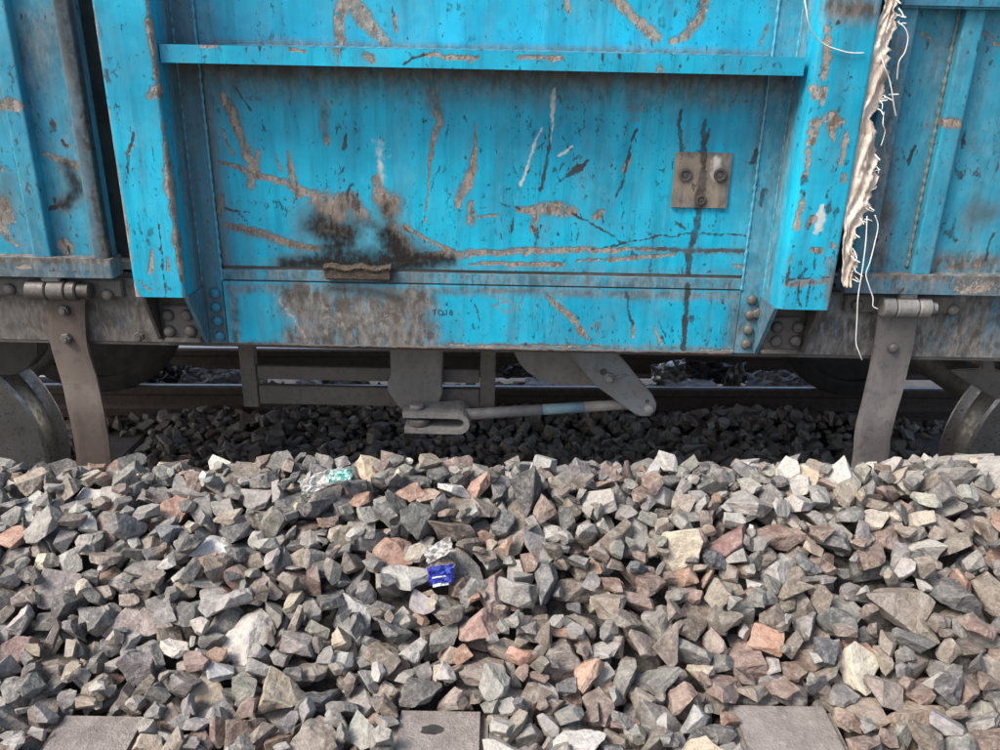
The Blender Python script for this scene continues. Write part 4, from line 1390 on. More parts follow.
for x, y, r in ((685.5, 175, .0125), (720, 175, .0125), (701, 200, .010)):
    p = at(x, y, 1.9475)
    lathe('bolt_collar', [(r * 1.25, 0), (r * 1.2, .004), (r * .85, .0045), (r * .7, .001), (r * .45, .001), (r * .38, .003), (1e-5, .003)], (p.x, 1.9484, p.z), (0, -1, 0), M['dark_steel'], patch, 18)
p0, p1 = at(323, 268, 1.93), at(391, 284, 1.93)
rb = empty('x', (0, 0, 0)); bpy.data.objects.remove(rb)
rbk = box('rust_bracket', (p0.x, p1.x), (1.936, 1.9478), (p1.z + .006, p0.z), M['rust'], W, .004)
bm = bmesh.new()
n = 26
ridge = [[bm.verts.new((p0.x + (p1.x - p0.x) * i / n, 1.934 + dy + random.uniform(-.0015, .0015), p0.z + dz * .6 + .0035 * math.sin(i * .55) + random.uniform(-.0015, .002))) for i in range(n + 1)] for dy, dz in ((.0, -.012), (-.004, -.002), (.003, .008), (.016, .009))]
for a, b in zip(ridge[:-1], ridge[1:]):
    for i in range(n): bm.faces.new((a[i], a[i + 1], b[i + 1], b[i]))
for rr in (ridge[0] + ridge[-1][::-1],): bm.faces.new(rr)
bm_obj('rust_crust', bm, M['rust'], rbk)


# side doors
def side_door(sgn):
    def fx(x): return x if sgn < 0 else mir(x)
    xo, xi = fx(-2.35), fx(-.978)
    xs = sorted((xo, xi))
    if sgn < 0:
        st = [S('chip', [(2, 205, 8), (8, 218, 7)]), S('chip', [(0, 222, 10), (6, 235, 6)], .8), S('soot_shade', [(66, 165, 8), (78, 190, 12), (66, 205, 8)], .9, True), S('chip', [(44, 154, 2.5), (60, 160, 3), (76, 166, 4)]), S('crack', [(52, 122, 3), (56, 132, 3.4)], .8),
              S('crack', [(60, 140, 2), (66, 146, 3)], .8), S('chip', [(62, 142, 2.4), (68, 146, 2)]), S('crack', [(48, 210, 2), (62, 205, 3), (70, 198, 2)], .9), S('chip', [(10, 240, 2), (18, 246, 2)]), S('grime_shade', [(60, 30, 30), (0, 60, 40)], .5, True),
              S('crack', [(76, 225, .9), (80, 250, .9)], .7), S('crack', [(70, 222, .9), (70, 245, .9)], .6), S('chip', [(2, 106, 7), (14, 106, 7)], .9), S('soot_shade', [(10, 180, 10), (4, 200, 14)], .5, True)]
    else:
        st = [S('chip', [(917, 29, 1.2), (928, 36, 1.4), (936, 46, 1.2)], .8), S('crack', [(957, 44, 1), (966, 36, 1), (976, 32, 1)], .6), S('chip', [(974, 33, 1.6), (986, 34, 1.8), (999, 46, 1.8)], .8), S('crack', [(908, 165, 2.4), (912, 152, 2), (915, 146, 1.6)], .9),
              S('crack', [(955, 170, 3), (960, 176, 4)], .75), S('crack', [(962, 150, 2), (966, 130, 2)], .7), S('soot_shade', [(880, 200, 12), (884, 215, 12)], .6, True), S('soot_shade', [(975, 215, 16), (990, 212, 10)], .55, True), S('crack', [(945, 232, 4), (955, 240, 4)], .7),
              S('crack', [(985, 262, 1.4), (990, 240, 1.4)], .8), S('crack', [(902, 85, 2), (908, 95, 2.4)], .7), S('crack', [(901, 150, 2), (905, 160, 1.2)], .6), S('grime_shade', [(920, 262, 12), (1000, 265, 12)], .9, True), S('grime_shade', [(884, 150, 10), (878, 262, 12)], .8, True), S('crack', [(955, 222, 3), (950, 238, 4)], .7)]
    d = panel('side_door', xs[0], xs[1], 1.236, 2.7, 1.936, .008, M['paint_door'], W, st, .0042, 111 + sgn, None, .005, None, .9, .5)
    # frame
    fr = sorted((fx(-.978), fx(-.942 if sgn < 0 else -.926)))
    prof = round_poly([(fr[0], 1.904), (fr[1], 1.904), (fr[1], 1.950), (fr[0], 1.950)], [.006, .006, 0, 0], 3)
    fst = [S('soot_shade', [(60, 0, 14), (84, 100, 12), (100, 200, 12), (108, 262, 12)], .8, True), S('grime_shade', [(60, 0, 14), (108, 262, 14)], .35, True), S('soot_shade', [(80, 130, 8), (92, 180, 10)], .7, True), S('chip', [(104, 240, 3), (108, 258, 4)], .9), S('crack', [(84, 110, 2), (88, 150, 3)], .8), S('crack', [(92, 190, 2), (98, 220, 3)], .8)] if sgn < 0 else [S('grime_shade', [(900, 40, 8), (870, 250, 10)], .7, True), S('chip', [(893, 150, 3), (886, 200, 3)], .7)]  # left frame strip: dirt and painted shadow together
    extrude_z('door_frame', prof, 1.2515, 2.7, M['paint_dirty'] if sgn < 0 else M['paint_door'], d, fst, 1.904, .006, 121 + sgn, None, .9, .6)
    bx = sorted((fx(-2.35), fx(-.934 if sgn < 0 else -.922)))

    def bex(o, X, Y, Z):
        o['grime_shade'] = np.maximum(o['grime_shade'], np.where(Z > 1.243, 1.1, .55))
    bprof = round_poly([(bx[0], 1.898), (bx[1], 1.898), (bx[1], 1.952), (bx[0], 1.952)], [.008, .008, 0, 0], 3)
    extrude_z('door_bottom_rail', bprof, 1.2035, 1.251, M['paint_dirty'], d, [S('chip', [(960, 288, 8), (990, 286, 10)], .8), S('chip', [(15, 268, 3), (30, 266, 3)], .8), S('crack', [(50, 270, 3), (75, 272, 3)], .6)], 1.898, .007, 131 + sgn, bex, .9, .6)
    # ribs
    for x in (-1.128, -1.62, -2.1):
        rx = sorted((fx(x), fx(x + .045)))
        rp = round_poly([(rx[0], 1.9095), (rx[1], 1.9095), (rx[1], 1.937), (rx[0], 1.937)], [.006, .006, 0, 0], 3)
        rst = [S('chip', [(926 + 22, 122, 5), (960, 124, 4)]), S('chip', [(953, 50, 2), (955, 56, 2.6)])] if sgn > 0 else [S('chip', [(4, 104, 6), (16, 106, 6)])]
        extrude_z('door_rib', rp, 1.2515, 2.7, M['paint_door'], d, rst, 1.91, .006, 141 + sgn + int(x * 10), None, .6, .4)
        if x == -1.128:
            zs = np.linspace(1.262, 2.68, 230)
            wx = rx[0] - .003
            tube('weld_bead', [(wx + random.uniform(-.001, .001), 1.934, z) for z in zs], .004, M['weld_dirty'], d, 6, lambda t: .0045 + .0016 * math.sin(t * 400))
    zs = np.linspace(1.262, 2.68, 200)
    tube('weld_bead', [(xi + (-.004 if sgn < 0 else .004), 1.933, z) for z in zs], .0035, M['weld'], d, 6, lambda t: .0032 + .001 * math.sin(t * 330))
    if sgn > 0:
        box('door_cross_rail', (fx(-.930), fx(-2.35)), (1.890, 1.9345), (1.838, 1.888), M['paint_dirty'], d, .005)
    return d


side_door(-1)
side_door(1)


# hinges and the flat straps that hang below them
def hinge(sgn):
    if sgn < 0:
        xc, pl0, pl1, b0, b1, zc = at(55, 292, 1.93).x, -1.275, -.935, -1.158, -1.035, 1.168
    else:
        xc, pl0, pl1, b0, b1, zc = at(907, 308, 1.93).x, .870, 1.142, .952, 1.072, 1.167
    h = box('hinge', (pl0, pl1), (1.934, 1.9515), (zc - .022, zc + .022), M['steel'], W, .003)
    L = b1 - b0
    cuts = [(0, .40), (.42, .78), (.80, 1.0)] if sgn < 0 else [(0, .26), (.28, .72), (.74, 1.0)]
    for a, b in cuts:
        lathe('hinge_knuckle', [(.001, b0 + L * a - xc), (.022, b0 + L * a - xc), (.025, b0 + L * a + .003 - xc), (.025, b0 + L * b - .003 - xc), (.022, b0 + L * b - xc), (.001, b0 + L * b - xc)],
              (xc, 1.917, zc - .002), (1, 0, 0), M['steel'] if sgn < 0 else M['casting'], h, 20)
    if sgn < 0:
        lathe('hinge_pin', [(.001, 0), (.019, 0), (.019, .028), (.014, .031), (.001, .031)], (b1 + .001, 1.917, zc - .002), (1, 0, 0), M['dark_steel'], h, 18)
    else:
        lathe('hinge_pin', [(.001, 0), (.015, 0), (.015, .014), (.010, .017), (.001, .017)], (b1 + .001, 1.917, zc - .002), (1, 0, 0), M['casting'], h, 18)
    tx = (b0 + b1) / 2
    box('hinge_tab', (tx - .022, tx + .022), (1.908, 1.926), (zc + .020, zc + .0365), M['casting'], h, .003)
    for px, py in (((10, 289), (88, 294), (108, 295)) if sgn < 0 else ((857, 305), (953, 310))):
        fix('bolt', RVB, px, py, 1.934, h)


hinge(-1)
hinge(1)


def strap(centre, width, mat, bolts, bottom_flare):
    """centre: list of (x, y, z) down the strap"""
    c = smooth_path(centre, 44)
    th = .010
    V, F = [], []
    n = len(c)
    for i, p in enumerate(c):
        t = (c[min(i + 1, n - 1)] - c[max(i - 1, 0)]).normalized()
        nrm = Vector((0, t.z, -t.y)).normalized()
        if nrm.y > 0: nrm = -nrm
        w = width[0] + (width[1] - width[0]) * i / (n - 1)
        f = bottom_flare * max(0, (i / (n - 1) - .94) / .06)
        for k in range(9):
            u = -1 + 2 * k / 8
            e = .0004 * math.sin(i * .7 + k * 1.9) if abs(u) == 1 else 0
            V.append(p + Vector((u * w / 2 + e - (f if u < -.6 else 0), 0, 0)) + nrm * (th / 2 - .002 * u ** 8))
        for k in range(9):
            u = 1 - 2 * k / 8
            V.append(p + Vector((u * w / 2, 0, 0)) - nrm * (th / 2))
    m = 18
    for i in range(n - 1):
        for k in range(m):
            k2 = (k + 1) % m
            F.append((i * m + k, (i + 1) * m + k, (i + 1) * m + k2, i * m + k2))
    F.append(tuple(range(m)))
    F.append(tuple((n - 1) * m + k for k in range(m))[::-1])
    o = mesh_obj('door_strap', V, F, mat, W)
    for px, py, Y in bolts: fix('bolt', RV if mat is M['strap_grey'] else BT, px, py, Y, o)
    return o


strap([(at(67, 300, 1.930).x, 1.931, 1.145), (at(68, 340, 1.928).x, 1.930, 1.03), (at(77, 370, 1.915).x, 1.918, .93), (at(85, 400, 1.900).x, 1.897, .845), (at(90.5, 430, 1.90).x, 1.897, .76), (at(92, 452, 1.90).x, 1.900, .690)], (.094, .090), M['strap'], ((65, 310, 1.924), (67, 338, 1.924)), 0)
strap([(at(897, 318, 1.930).x, 1.931, 1.145), (at(893, 350, 1.928).x, 1.930, 1.045), (at(884, 390, 1.910).x, 1.912, .93), (at(875, 420, 1.898).x, 1.895, .845), (at(871, 450, 1.895).x, 1.890, .765), (at(867, 468, 1.89).x, 1.884, .700)], (.101, .088), M['strap_grey'], ((893, 348, 1.923),), .016)

# underside: floor, sills, far side
box('dark_gap_backing', (-1.02, -.80), (2.03, 2.05), (1.20, 2.75), M['dark_steel'], W, 0)  # added dark plate that keeps the gap beside the door black
box('dark_gap_backing', (.74, .96), (2.03, 2.05), (1.20, 2.75), M['dark_steel'], W, 0)  # same added plate behind the right gap
box('floor', (-4.0, 4.0), (1.985, 4.78), (1.205, 1.225), M['floor_under'], W, 0)
box('centre_sill', (-4.0, 4.0), (3.20, 3.54), (.93, 1.20), M['dark_steel'], W, .004)
box('far_side_wall', (-4.0, 4.0), (4.785, 4.80), (1.02, 2.75), M['dark_steel'], W, 0)
box('end_wall', (-4.02, -4.0), (1.965, 4.79), (1.02, 2.75), M['dark_steel'], W, 0)
box('end_wall', (4.0, 4.02), (1.965, 4.79), (1.02, 2.75), M['dark_steel'], W, 0)
for x in (-1.5, -.45, .6, 1.6):
    box('cross_member', (x, x + .09), (2.03, 4.77), (1.03, 1.204), M['dark_steel'], W, .002)


def PX(px, py, Y):
    p = at(px, py, Y)
    return (p.x, p.z)


# hanging bracket frame for the brake rigging
brk = box('bracket_hanger', (PX(245, 400, 2.2)[0], PX(260, 400, 2.2)[0]), (2.185, 2.215), (PX(250, 405, 2.2)[1], 1.20), M['bracket'], W, .002)
box('bracket_hanger', (PX(480, 400, 2.2)[0], PX(495, 400, 2.2)[0]), (2.185, 2.215), (PX(487, 405, 2.2)[1], 1.20), M['bracket'], W, .002)
xa, xb = PX(260, 400, 2.2)[0] + .002, PX(480, 400, 2.2)[0] - .002
za, zb = PX(370, 380, 2.2)[1], PX(370, 367, 2.2)[1]
box('bracket_bar', (xa, xb), (2.19, 2.21), (za, zb), M['bracket'], W, .002)
za, zb = PX(370, 404.5, 2.2)[1], PX(370, 386.5, 2.2)[1]
box('bracket_bar', (xa, xb), (2.19, 2.21), (za, zb), M['bracket'], W, .002)
# fork plate, clevis, rod
prism_xz('fork_plate', [PX(390, 340, 2.16), PX(443, 340, 2.16), PX(443, 352, 2.16), PX(442, 381, 2.16), PX(443, 392, 2.16), PX(438, 404, 2.16), PX(428, 414, 2.16), PX(408, 414, 2.16), PX(398, 404, 2.16), PX(388, 390, 2.16), PX(388, 381, 2.16), PX(391, 375, 2.16)],
         2.150, 2.168, M['bracket_light'], W, .003)
box('fork_backing', (PX(391, 350, 2.18)[0], PX(443, 350, 2.18)[0]), (2.170, 2.186), (PX(416, 381, 2.18)[1], 1.2), M['bracket'], W, .002)
c0, c1 = at(403, 421, 2.08), at(466, 418, 2.08)
cl = empty('x', (0, 0, 0)); bpy.data.objects.remove(cl)


def clevis():
    """flat bar bent to a U lying on its side: two arms and a round bow at the rod end"""
    zt, zb_ = c0.z + .022, c0.z - .026
    rise = .008
    path = [(c0.x, zt), (c1.x - .02, zt + rise)]
    for a in np.linspace(90, -90, 9):
        path.append((c1.x - .02 + 0.024 * math.cos(math.radians(a)), (zt + zb_) / 2 + rise + .024 * math.sin(math.radians(a))))
    path.append((c0.x + .004, zb_))
    inner = []
    t = .016
    n = len(path)
    V, F = [], []
    for i, (x, z) in enumerate(path):
        a = path[max(i - 1, 0)]
        b = path[min(i + 1, n - 1)]
        d = Vector((b[0] - a[0], b[1] - a[1])).normalized()
        nx, nz = -d.y, d.x
        wid = .050 if i not in (0, n - 1) else .030
        for s_, yy in ((1, -wid), (1, wid), (-1, wid), (-1, -wid)):
            V.append((x + nx * t / 2 * s_, 2.100 + yy, z + nz * t / 2 * s_))
    for i in range(n - 1):
        for k in range(4):
            F.append((i * 4 + k, i * 4 + (k + 1) % 4, (i + 1) * 4 + (k + 1) % 4, (i + 1) * 4 + k))
    F += [(0, 1, 2, 3)[::-1], tuple((n - 1) * 4 + k for k in range(4))]
    bm = bmesh.new()
    vv = [bm.verts.new(v) for v in V]
    for f in F: bm.faces.new([vv[i] for i in f])
    bmesh.ops.recalc_face_normals(bm, faces=bm.faces)
    bevel_bm(bm, .0025, 2, 40)
    o = bm_obj('clevis', bm, M['casting'], W)
    px_ = at(415, 411, 2.10).x
    lathe('clevis_pin', [(.001, -.065), (.014, -.065), (.014, .006), (.021, .006), (.0215, .012), (.018, .016), (.001, .017)], (px_ + .006, 2.098, zt + .0085), (0, 0, 1), M['casting'], o, 20)
    lathe('tongue', [(.001, -.010), (.030, -.010), (.034, -.007), (.034, .007), (.030, .010), (.001, .010)], (px_ + .012, 2.100, (zt + zb_) / 2 - .002), (0, 0, 1), M['steel'], o, 20)


clevis()
r0, r1 = at(464, 414.5, 2.10), at(652, 403, 2.10)
q1, q2 = r0.lerp(r1, .42), r0.lerp(r1, .64)
rod = tube('pull_rod', [r0 + Vector((-.012, 0, 0)), r0, q1], .0165, M['rod'], W, 14, lambda t: .0185 - .003 * t)
tube('rod_painted_length', [q1, q2], .0152, M['rod_blue'], rod, 14)
tube('rod_end', [q2, r1], .0148, M['rod'], rod, 14)
# slanted lever and the curved plate behind it
lev = prism_xz('brake_lever', [PX(568, 345, 2.075), PX(610, 345, 2.075), PX(622, 358, 2.075), PX(640, 380, 2.075), PX(652, 394, 2.075), PX(656, 402, 2.075), PX(655, 410, 2.075), PX(649, 415, 2.075), PX(640, 415, 2.075), PX(632, 411, 2.075), PX(614, 398, 2.075), PX(596, 385, 2.075), PX(580, 366, 2.075), PX(570, 355, 2.075)],
               2.064, 2.082, M['lever'], W, .0025)
cp = [PX(512, 345, 2.14)] + [PX(x, y, 2.14) for x, y in ((514, 352), (519, 362), (527, 371), (538, 378), (552, 383), (575, 385), (598, 384))] + [PX(600, 345, 2.14)]
prism_xz('curved_plate', cp, 2.132, 2.146, M['bracket_light'], W, .002)
p = at(608, 376, 2.07)
lathe('lever_bolt', [(.001, 0), (.014, 0), (.014, .010), (.009, .0105), (.009, .02), (.001, .021)], (p.x, 2.0635, p.z), (0, -1, 0), M['casting'], lev, 8, False)
tube('cotter_pin', [at(612, 378, 2.06), at(620, 376.5, 2.058), at(627, 374.5, 2.058)], .0026, M['casting'], lev, 6)
p = at(603, 371, 2.07)
lathe('lever_hole', [(.010, 0), (.0095, .002), (.007, .0025), (.006, .0005), (.001, .0005)], (p.x, 2.0636, p.z), (0, -1, 0), M['dark_steel'], lev, 14)
p = at(648, 408, 2.07)
lathe('lever_pin', [(.001, 0), (.0135, 0), (.0135, .009), (.009, .012), (.001, .0125)], (p.x, 2.0635, p.z), (0, -1, 0), M['casting'], lev, 16)
p = at(647, 400.5, 2.07)
lathe('lever_hole', [(.006, 0), (.0055, .0015), (.004, .0005), (.001, .0005)], (p.x, 2.0636, p.z), (0, -1, 0), M['dark_steel'], lev, 12)


# wheels on their axles
def wheel(xc, R=.452, skew=0.0):
    yn = track_y(RAIL_NEAR, xc)
    yf = track_y(RAIL_FAR, xc)
    root = None
    xn = xc
    for k, (yy, out) in enumerate(((yn, -1), (yf, 1))):
        xc = xn if k == 0 else xn + skew
        ax_ = Vector((skew * out, (yf - yn) * out, 0)).normalized()
        # heights along the outward axis measured from the rail centre line
        tyre = [(R - .062, .058), (R - .012, .060), (R - .002, .052), (R, .020), (R + .001, -.025), (R + .012, -.034), (R + .029, -.044), (R + .026, -.056), (R + .004, -.064), (R - .062, -.062), (R - .066, 0), (R - .062, .058)]
        ty = lathe('wheel_rim', tyre, (xc, yy, R), ax_, M['wheel_rim'] if k == 0 else M['dark_steel'], W, 72)
        disc = [(R - .061, .040), (R - .085, .022), (R - .16, .012), (.13, .030), (.105, .052), (.10, .085), (.075, .088), (.072, .060), (.001, .058), (.001, -.05), (.10, -.05), (.13, -.012), (R - .085, -.02), (R - .061, -.035)]
        lathe('wheel_disc', disc, (xc, yy, R), ax_, M['wheel_disc'] if k == 0 else M['dark_steel'], ty, 48)
    lathe('axle', [(.001, 0), (.075, 0), (.085, .2), (.085, 1.5), (.075, yf - yn), (.001, yf - yn)], (xn, yn, R), (skew, yf - yn, 0), M['wheel_disc'], W, 20)


wheel(-1.965, .452, -.22)
wheel(2.095, .452, -.05)
# bogie ends that reach into view
prism_xz('bogie_frame', [PX(-60, 330, 2.30), PX(44, 330, 2.30), PX(44, 352, 2.30), PX(33, 366, 2.30), PX(20, 372, 2.30), PX(-60, 372, 2.30)], 2.27, 2.33, M['dark_steel'], W, .004)
prism_xz('bogie_frame', [PX(946, 368, 2.34), PX(978, 366, 2.34), PX(978, 355, 2.34), PX(990, 355, 2.34), PX(992, 368, 2.34), PX(1100, 372, 2.34), PX(1100, 395, 2.34), PX(992, 397, 2.34), PX(972, 385, 2.34)], 2.32, 2.36, M['bracket_light'], W, .004)
prism_xz('brake_hanger', [PX(990, 340, 2.40), PX(1060, 340, 2.40), PX(1060, 366, 2.40), PX(1002, 366, 2.40)], 2.38, 2.42, M['dark_steel'], W, .004)


# ------------------------------------------------------------------ torn sack strip and loose threads
def sack():
    rows = [(889, -12, 10), (891, 3, 9), (888, 14, 10), (884, 30, 13), (879, 50, 17), (876, 70, 17), (873, 85, 20), (871, 95, 23), (866, 108, 17), (865, 120, 11), (866, 135, 17), (864, 150, 19), (862, 165, 23), (860, 185, 22), (857, 205, 22), (852, 220, 18), (849, 232, 9), (848, 248, 9), (849, 262, 10), (847, 276, 8), (846, 287, 5)]
    yq = np.array([r[1] for r in rows], float)
    n, m = 150, 15
    V, F = [], []
    for i in range(n):
        yy = yq[0] + (yq[-1] - yq[0]) * i / (n - 1)
        cx = np.interp(yy, yq, [r[0] for r in rows])
        w = np.interp(yy, yq, [r[2] for r in rows]) * 1.35
        ragR = (fbm(np.array([yy * .22]), np.array([3.1]), 8, 3)[0] - .5) * 12
        ragL = (fbm(np.array([yy * .10]), np.array([9.1]), 9, 2)[0] - .5) * 3
        for k in range(m):
            u = -1 + 2 * k / (m - 1)
            px_ = cx + u * w / 2 + (ragR * max(0, u) + ragL * max(0, -u))
            dep = 1.846 - .004 * (1 - u * u) + .020 * (fbm(np.array([u * 1.7 + 5]), np.array([yy * .030]), 14, 3)[0] - .5) + .026 * abs(fbm(np.array([u * 2.0 + yy * .03]), np.array([yy * .026]), 17, 2)[0] - .5) * 2 - .010
            p = at(px_, yy, 1.842)
            V.append((p.x, dep, p.z))
    for i in range(n - 1):
        for k in range(m - 1):
            F.append((i * m + k, i * m + k + 1, (i + 1) * m + k + 1, (i + 1) * m + k))
    o = mesh_obj('torn_sack_strip', V, F, M['sack'], None, True)
    so = o.modifiers.new('thickness', 'SOLIDIFY')
    so.thickness = .003
    so.offset = 1
    tag(o, 'frayed cream strip of woven sacking wedged beside the right stanchion', 'sack strip')
    # frayed edge fibres: far too many to count
    FV, FF = [], []
    spots = [(897, 12, 26, 12), (893, 22, 20, 10), (884, 98, 26, 10), (880, 104, 20, 8), (873, 150, 12, 8), (870, 172, 10, 7), (868, 190, 12, 7), (866, 205, 14, 7), (860, 222, 20, 9), (852, 238, 16, 9), (850, 255, 22, 10), (852, 266, 20, 10), (851, 280, 18, 9), (874, 160, 8, 9)]
    for (x, y, num, sp_) in spots:
        for _ in range(int(num * .16)):
            ax = x + random.gauss(0, sp_ * .28)
            ay = y + random.gauss(0, sp_ * .55)
            ang = random.uniform(-1.3, 1.5)
            L = random.uniform(3, 8)
            pts = []
            for t in (0, .5, 1):
                aa = ang + random.uniform(-.5, .5) * t
                pts.append((ax + math.cos(aa) * L * t, ay + math.sin(aa) * L * t + 2 * t * t, 1.842 - .012 * random.random() - .012 * t))
            wpx = random.uniform(.25, .55)
            b0 = len(FV)
            for (qx, qy, Yd) in pts:
                p = at(qx, qy, 1.842)
                for dx_, dz_, dy_ in ((0, wpx * PXM, 0), (wpx * PXM * .7, -wpx * PXM * .6, .0006), (-wpx * PXM * .7, -wpx * PXM * .6, .0012)):
                    FV.append((p.x + dx_, Yd + dy_, p.z + dz_))
            for s_ in (0, 3):
                for k in range(3):
                    FF.append((b0 + s_ + k, b0 + s_ + (k + 1) % 3, b0 + s_ + 3 + (k + 1) % 3, b0 + s_ + 3 + k))
    fo = mesh_obj('frayed_fibres', FV, FF, M['thread'], o)
    fo['kind'] = 'stuff'


sack()
for pts, r, lab in (
        ([(803, -14, 1.84), (806, 8, 1.80), (811, 30, 1.805), (824, 44, 1.822), (842, 51, 1.823), (853, 53, 1.824), (864, 53, 1.826)], .0013, 'white thread curving across the top of the right stanchion'),
        ([(867, 216, 1.84), (866, 240, 1.835), (863, 265, 1.83), (861, 278, 1.83), (858, 298, 1.83), (857, 320, 1.84), (856, 342, 1.85), (859, 352, 1.85), (862, 360, 1.855)], .0014, 'longest white thread dangling straight down past the sole bar'),
        ([(875, 215, 1.84), (878, 226, 1.84), (875, 242, 1.838), (870, 262, 1.835), (866, 274, 1.833), (869, 286, 1.83), (873, 298, 1.832), (873, 306, 1.834), (878, 309, 1.834)], .0013, 'shorter bent white thread ending beside the right hinge'),
        ([(881, 56, 1.81), (885, 68, 1.805), (889, 78, 1.81), (892, 92, 1.81), (894, 106, 1.815), (896, 116, 1.82)], .0013, 'white thread lying on the upper part of the sack strip'),
        ([(898, 22, 1.83), (905, 28, 1.826), (908, 38, 1.825), (905, 52, 1.826), (899, 62, 1.83), (897, 80, 1.84)], .0012, 'looped thin thread on the right door frame near the top'),
        ([(884, 112, 1.83), (883, 124, 1.825), (885, 132, 1.83), (881, 146, 1.835)], .0010, 'fine wavy thread beside the middle of the sack strip')):
    o = tube('loose_thread', smooth_path([at(a, b, Y) for a, b, Y in pts], 44), r, M['thread'], None, 6)
    tag(o, lab, 'thread', 'loose white threads')


# ------------------------------------------------------------------ litter
def surface_z(x, y):
    i, j = int((x - GX0) / RES), int((y - GY0) / RES)
    return float(HM[max(0, j - 2):j + 3, max(0, i - 2):i + 3].max())


def ground_at(px, py, z0):
    """walk the ray down to the stone surface"""
    d = CAM_ROT @ Vector(((px - 500) / FPX, (375 - py) / FPX, -1.0))
    t = 0.8
    while t < 7:
        p = Vector((0, 0, CAM_H)) + d * t
        if GX0 < p.x < GX1 and GY0 < p.y < GY1:
            i, j = int((p.x - GX0) / RES), int((p.y - GY0) / RES)
            if HM[j, i] < 4 and p.z <= HM[j, i]: return p
        t += .004
    return on_ground(px, py, z0)


def crumple(name, centre, ux, uy, w, h, mat, label, cat, seed, amp=.012, nx=14, ny=10, bend=.0, parent=None, freq=2.2):
    """crumpled sheet lying along ux, uy"""
    r_ = np.random.default_rng(seed)
    ux, uy = Vector(ux).normalized(), Vector(uy).normalized()
    nz_ = ux.cross(uy).normalized()
    V, F = [], []
    for j in range(ny):
        for i in range(nx):
            u, v = i / (nx - 1) - .5, j / (ny - 1) - .5
            rag = 1 + .28 * (fbm(np.array([u * 5 + seed]), np.array([v * 5]), seed, 2)[0] - .5)
            d = amp * 2 * (fbm(np.array([u * freq * 2 + 3.3 * seed]), np.array([v * freq * 2 + 1.7]), seed + 2, 3)[0] - .5) + amp * .7 * abs(math.sin(u * 9 + v * 6 + seed)) - bend * (u * u * 4)
            p = Vector(centre) + ux * (u * w * rag) + uy * (v * h * rag) + nz_ * (d + r_.normal(0, amp * .12))
            V.append(p)
    for j in range(ny - 1):
        for i in range(nx - 1):
            F.append((j * nx + i, j * nx + i + 1, (j + 1) * nx + i + 1, (j + 1) * nx + i))
    o = mesh_obj(name, V, F, mat, parent)
    so = o.modifiers.new('thickness', 'SOLIDIFY')
    so.thickness = .0012
    so.offset = 0
    if label: tag(o, label, cat)
    return o


tilt_u, tilt_v = (1, .05, .18), (-.1, .62, .78)
p = ground_at(441, 578, .75) + Vector((0, -.012, .016))
bp = crumple('crushed_packet', p, tilt_u, tilt_v, .050, .034, M['blue_film'], 'small crushed blue packet with white stripes lying on the heap', 'packet', 4, .014, 12, 9, .014)
off = Vector((0, -.005, .003))
crumple('white_stripe', p + Vector((.001, -.018, -.010)), tilt_u, tilt_v, .030, .005, M['white_film'], None, None, 5, .003, 9, 3, .008, bp)
crumple('white_stripe', p + Vector((-.003, -.016, .006)), tilt_u, tilt_v, .026, .0022, M['white_film'], None, None, 6, .003, 9, 3, .008, bp)
p = ground_at(440, 555, .8) + Vector((0, -.012, .018))
crumple('plastic_scrap', p, (1, .1, .55), (-.35, .6, .7), .058, .028, M['dull_film'], 'crumpled white plastic scrap just above the blue packet', 'plastic scrap', 8, .012, 14, 9)
p = ground_at(326, 484, .87) + Vector((.0, -.03, .022))
gw = crumple('food_wrapper', p, (1, .15, .30), (-.2, .7, .65), .090, .034, M['dull_film'], 'torn white and green foil wrapper caught on the crest of the heap', 'wrapper', 12, .014, 18, 10)
crumple('green_print', p + Vector((.040, -.008, .018)), (1, .15, .05), (-.1, .7, .65), .046, .024, M['green_film'], None, None, 15, .010, 12, 8, 0, gw)
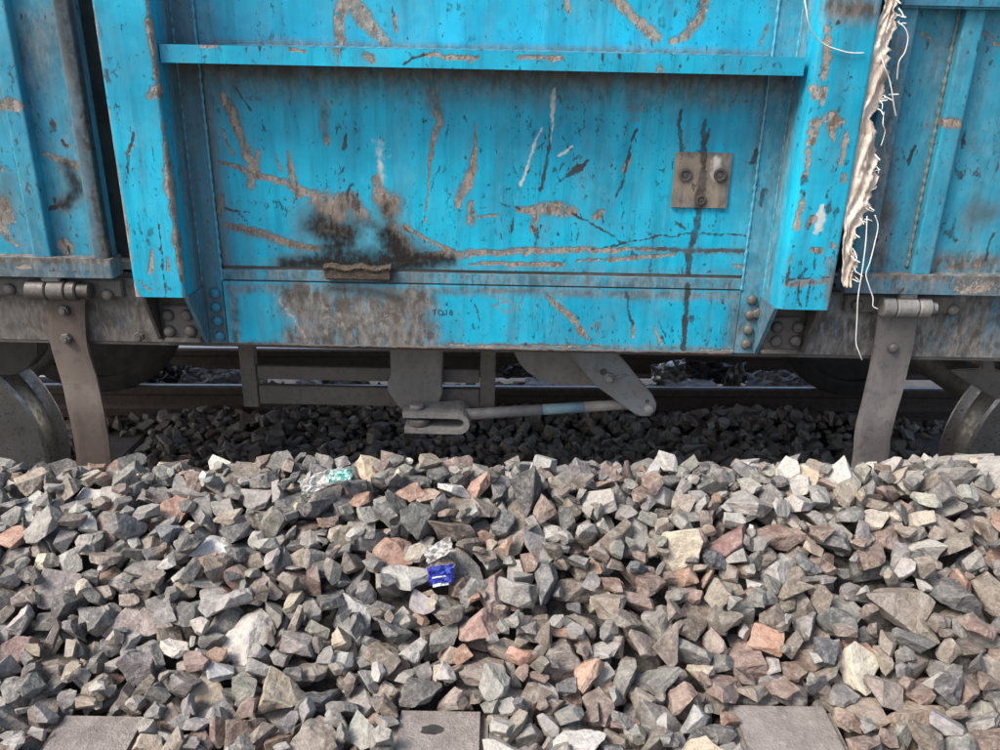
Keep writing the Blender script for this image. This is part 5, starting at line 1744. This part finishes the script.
for px, py, Y, w, h, mt, lab, cat, nm, sd_, am, uv in (
        (668, 373, 4.47, .20, .13, 'foil', 'crumpled silver foil behind the far rail right of the lever', 'foil', 'crumpled_foil', 21, .05, ((1, .1, .2), (-.1, .4, .9))),
        (690, 384, 4.42, .30, .10, 'white_film', 'flat pale sheet lying behind the far rail below the silver foil', 'sheet', 'flat_sheet', 22, .012, ((1, .03, .0), (0, 1, .25))),
        (548, 383, 4.40, .26, .10, 'white_film', 'flat white sheet behind the far rail under the curved plate', 'sheet', 'flat_sheet', 23, .012, ((1, .03, .02), (0, 1, .25))),
        (718, 374, 4.50, .34, .14, 'black_film', 'heap of shiny black polythene behind the far rail', 'polythene', 'polythene_heap', 24, .03, ((1, .05, .0), (0, .6, .7))),
        (733, 377, 4.46, .12, .16, 'grey_film', 'grey looped polythene strip draped over the black polythene', 'polythene strip', 'polythene_strip', 25, .05, ((1, .1, .3), (.3, .4, .9))),
        (780, 382, 4.46, .42, .16, 'grey_film', 'violet grey plastic sheet spread behind the far rail towards the right', 'plastic sheet', 'plastic_sheet', 26, .03, ((1, .03, .0), (0, 1, .3))),
        (820, 383, 4.42, .05, .05, 'white_film', 'small white scrap behind the far rail at the foot of the wire', 'paper scrap', 'paper_scrap', 27, .01, ((1, .1, .1), (0, .5, .8))),
        (310, 382, 4.42, .16, .08, 'white_film', 'white scrap behind the far rail seen through the bracket frame', 'paper scrap', 'paper_scrap', 28, .02, ((1, .0, .05), (0, .8, .5))),
        (345, 382, 4.45, .30, .10, 'grey_film', 'pale grey film behind the far rail seen through the bracket frame', 'plastic film', 'plastic_film', 29, .025, ((1, .0, .0), (0, .8, .5))),
        (215, 380, 4.44, .40, .14, 'grey_film', 'grey film behind the far rail right of the left strap', 'plastic film', 'plastic_film', 30, .035, ((1, .0, .0), (0, .8, .5))),
        (170, 376, 4.48, .24, .14, 'black_film', 'black film behind the far rail beside the thin left wire', 'plastic film', 'plastic_film', 31, .04, ((1, .0, .0), (0, .8, .5))),
        (530, 372, 4.48, .34, .10, 'black_film', 'black film behind the far rail left of the curved plate', 'plastic film', 'plastic_film', 32, .025, ((1, .0, .0), (0, .8, .5))),
        (963, 385, 4.45, .16, .09, 'white_film', 'white scrap behind the far rail beside the right wheel', 'paper scrap', 'paper_scrap', 33, .03, ((1, .0, .05), (0, .8, .5))),
        (868, 387, 4.40, .10, .05, 'grey_film', 'tiny grey scrap behind the far rail left of the right strap', 'paper scrap', 'paper_scrap', 34, .02, ((1, .0, .05), (0, .8, .5)))):
    crumple(nm, at(px, py, Y), uv[0], uv[1], w, h, M[mt], lab, cat, sd_, am, 16, 10)
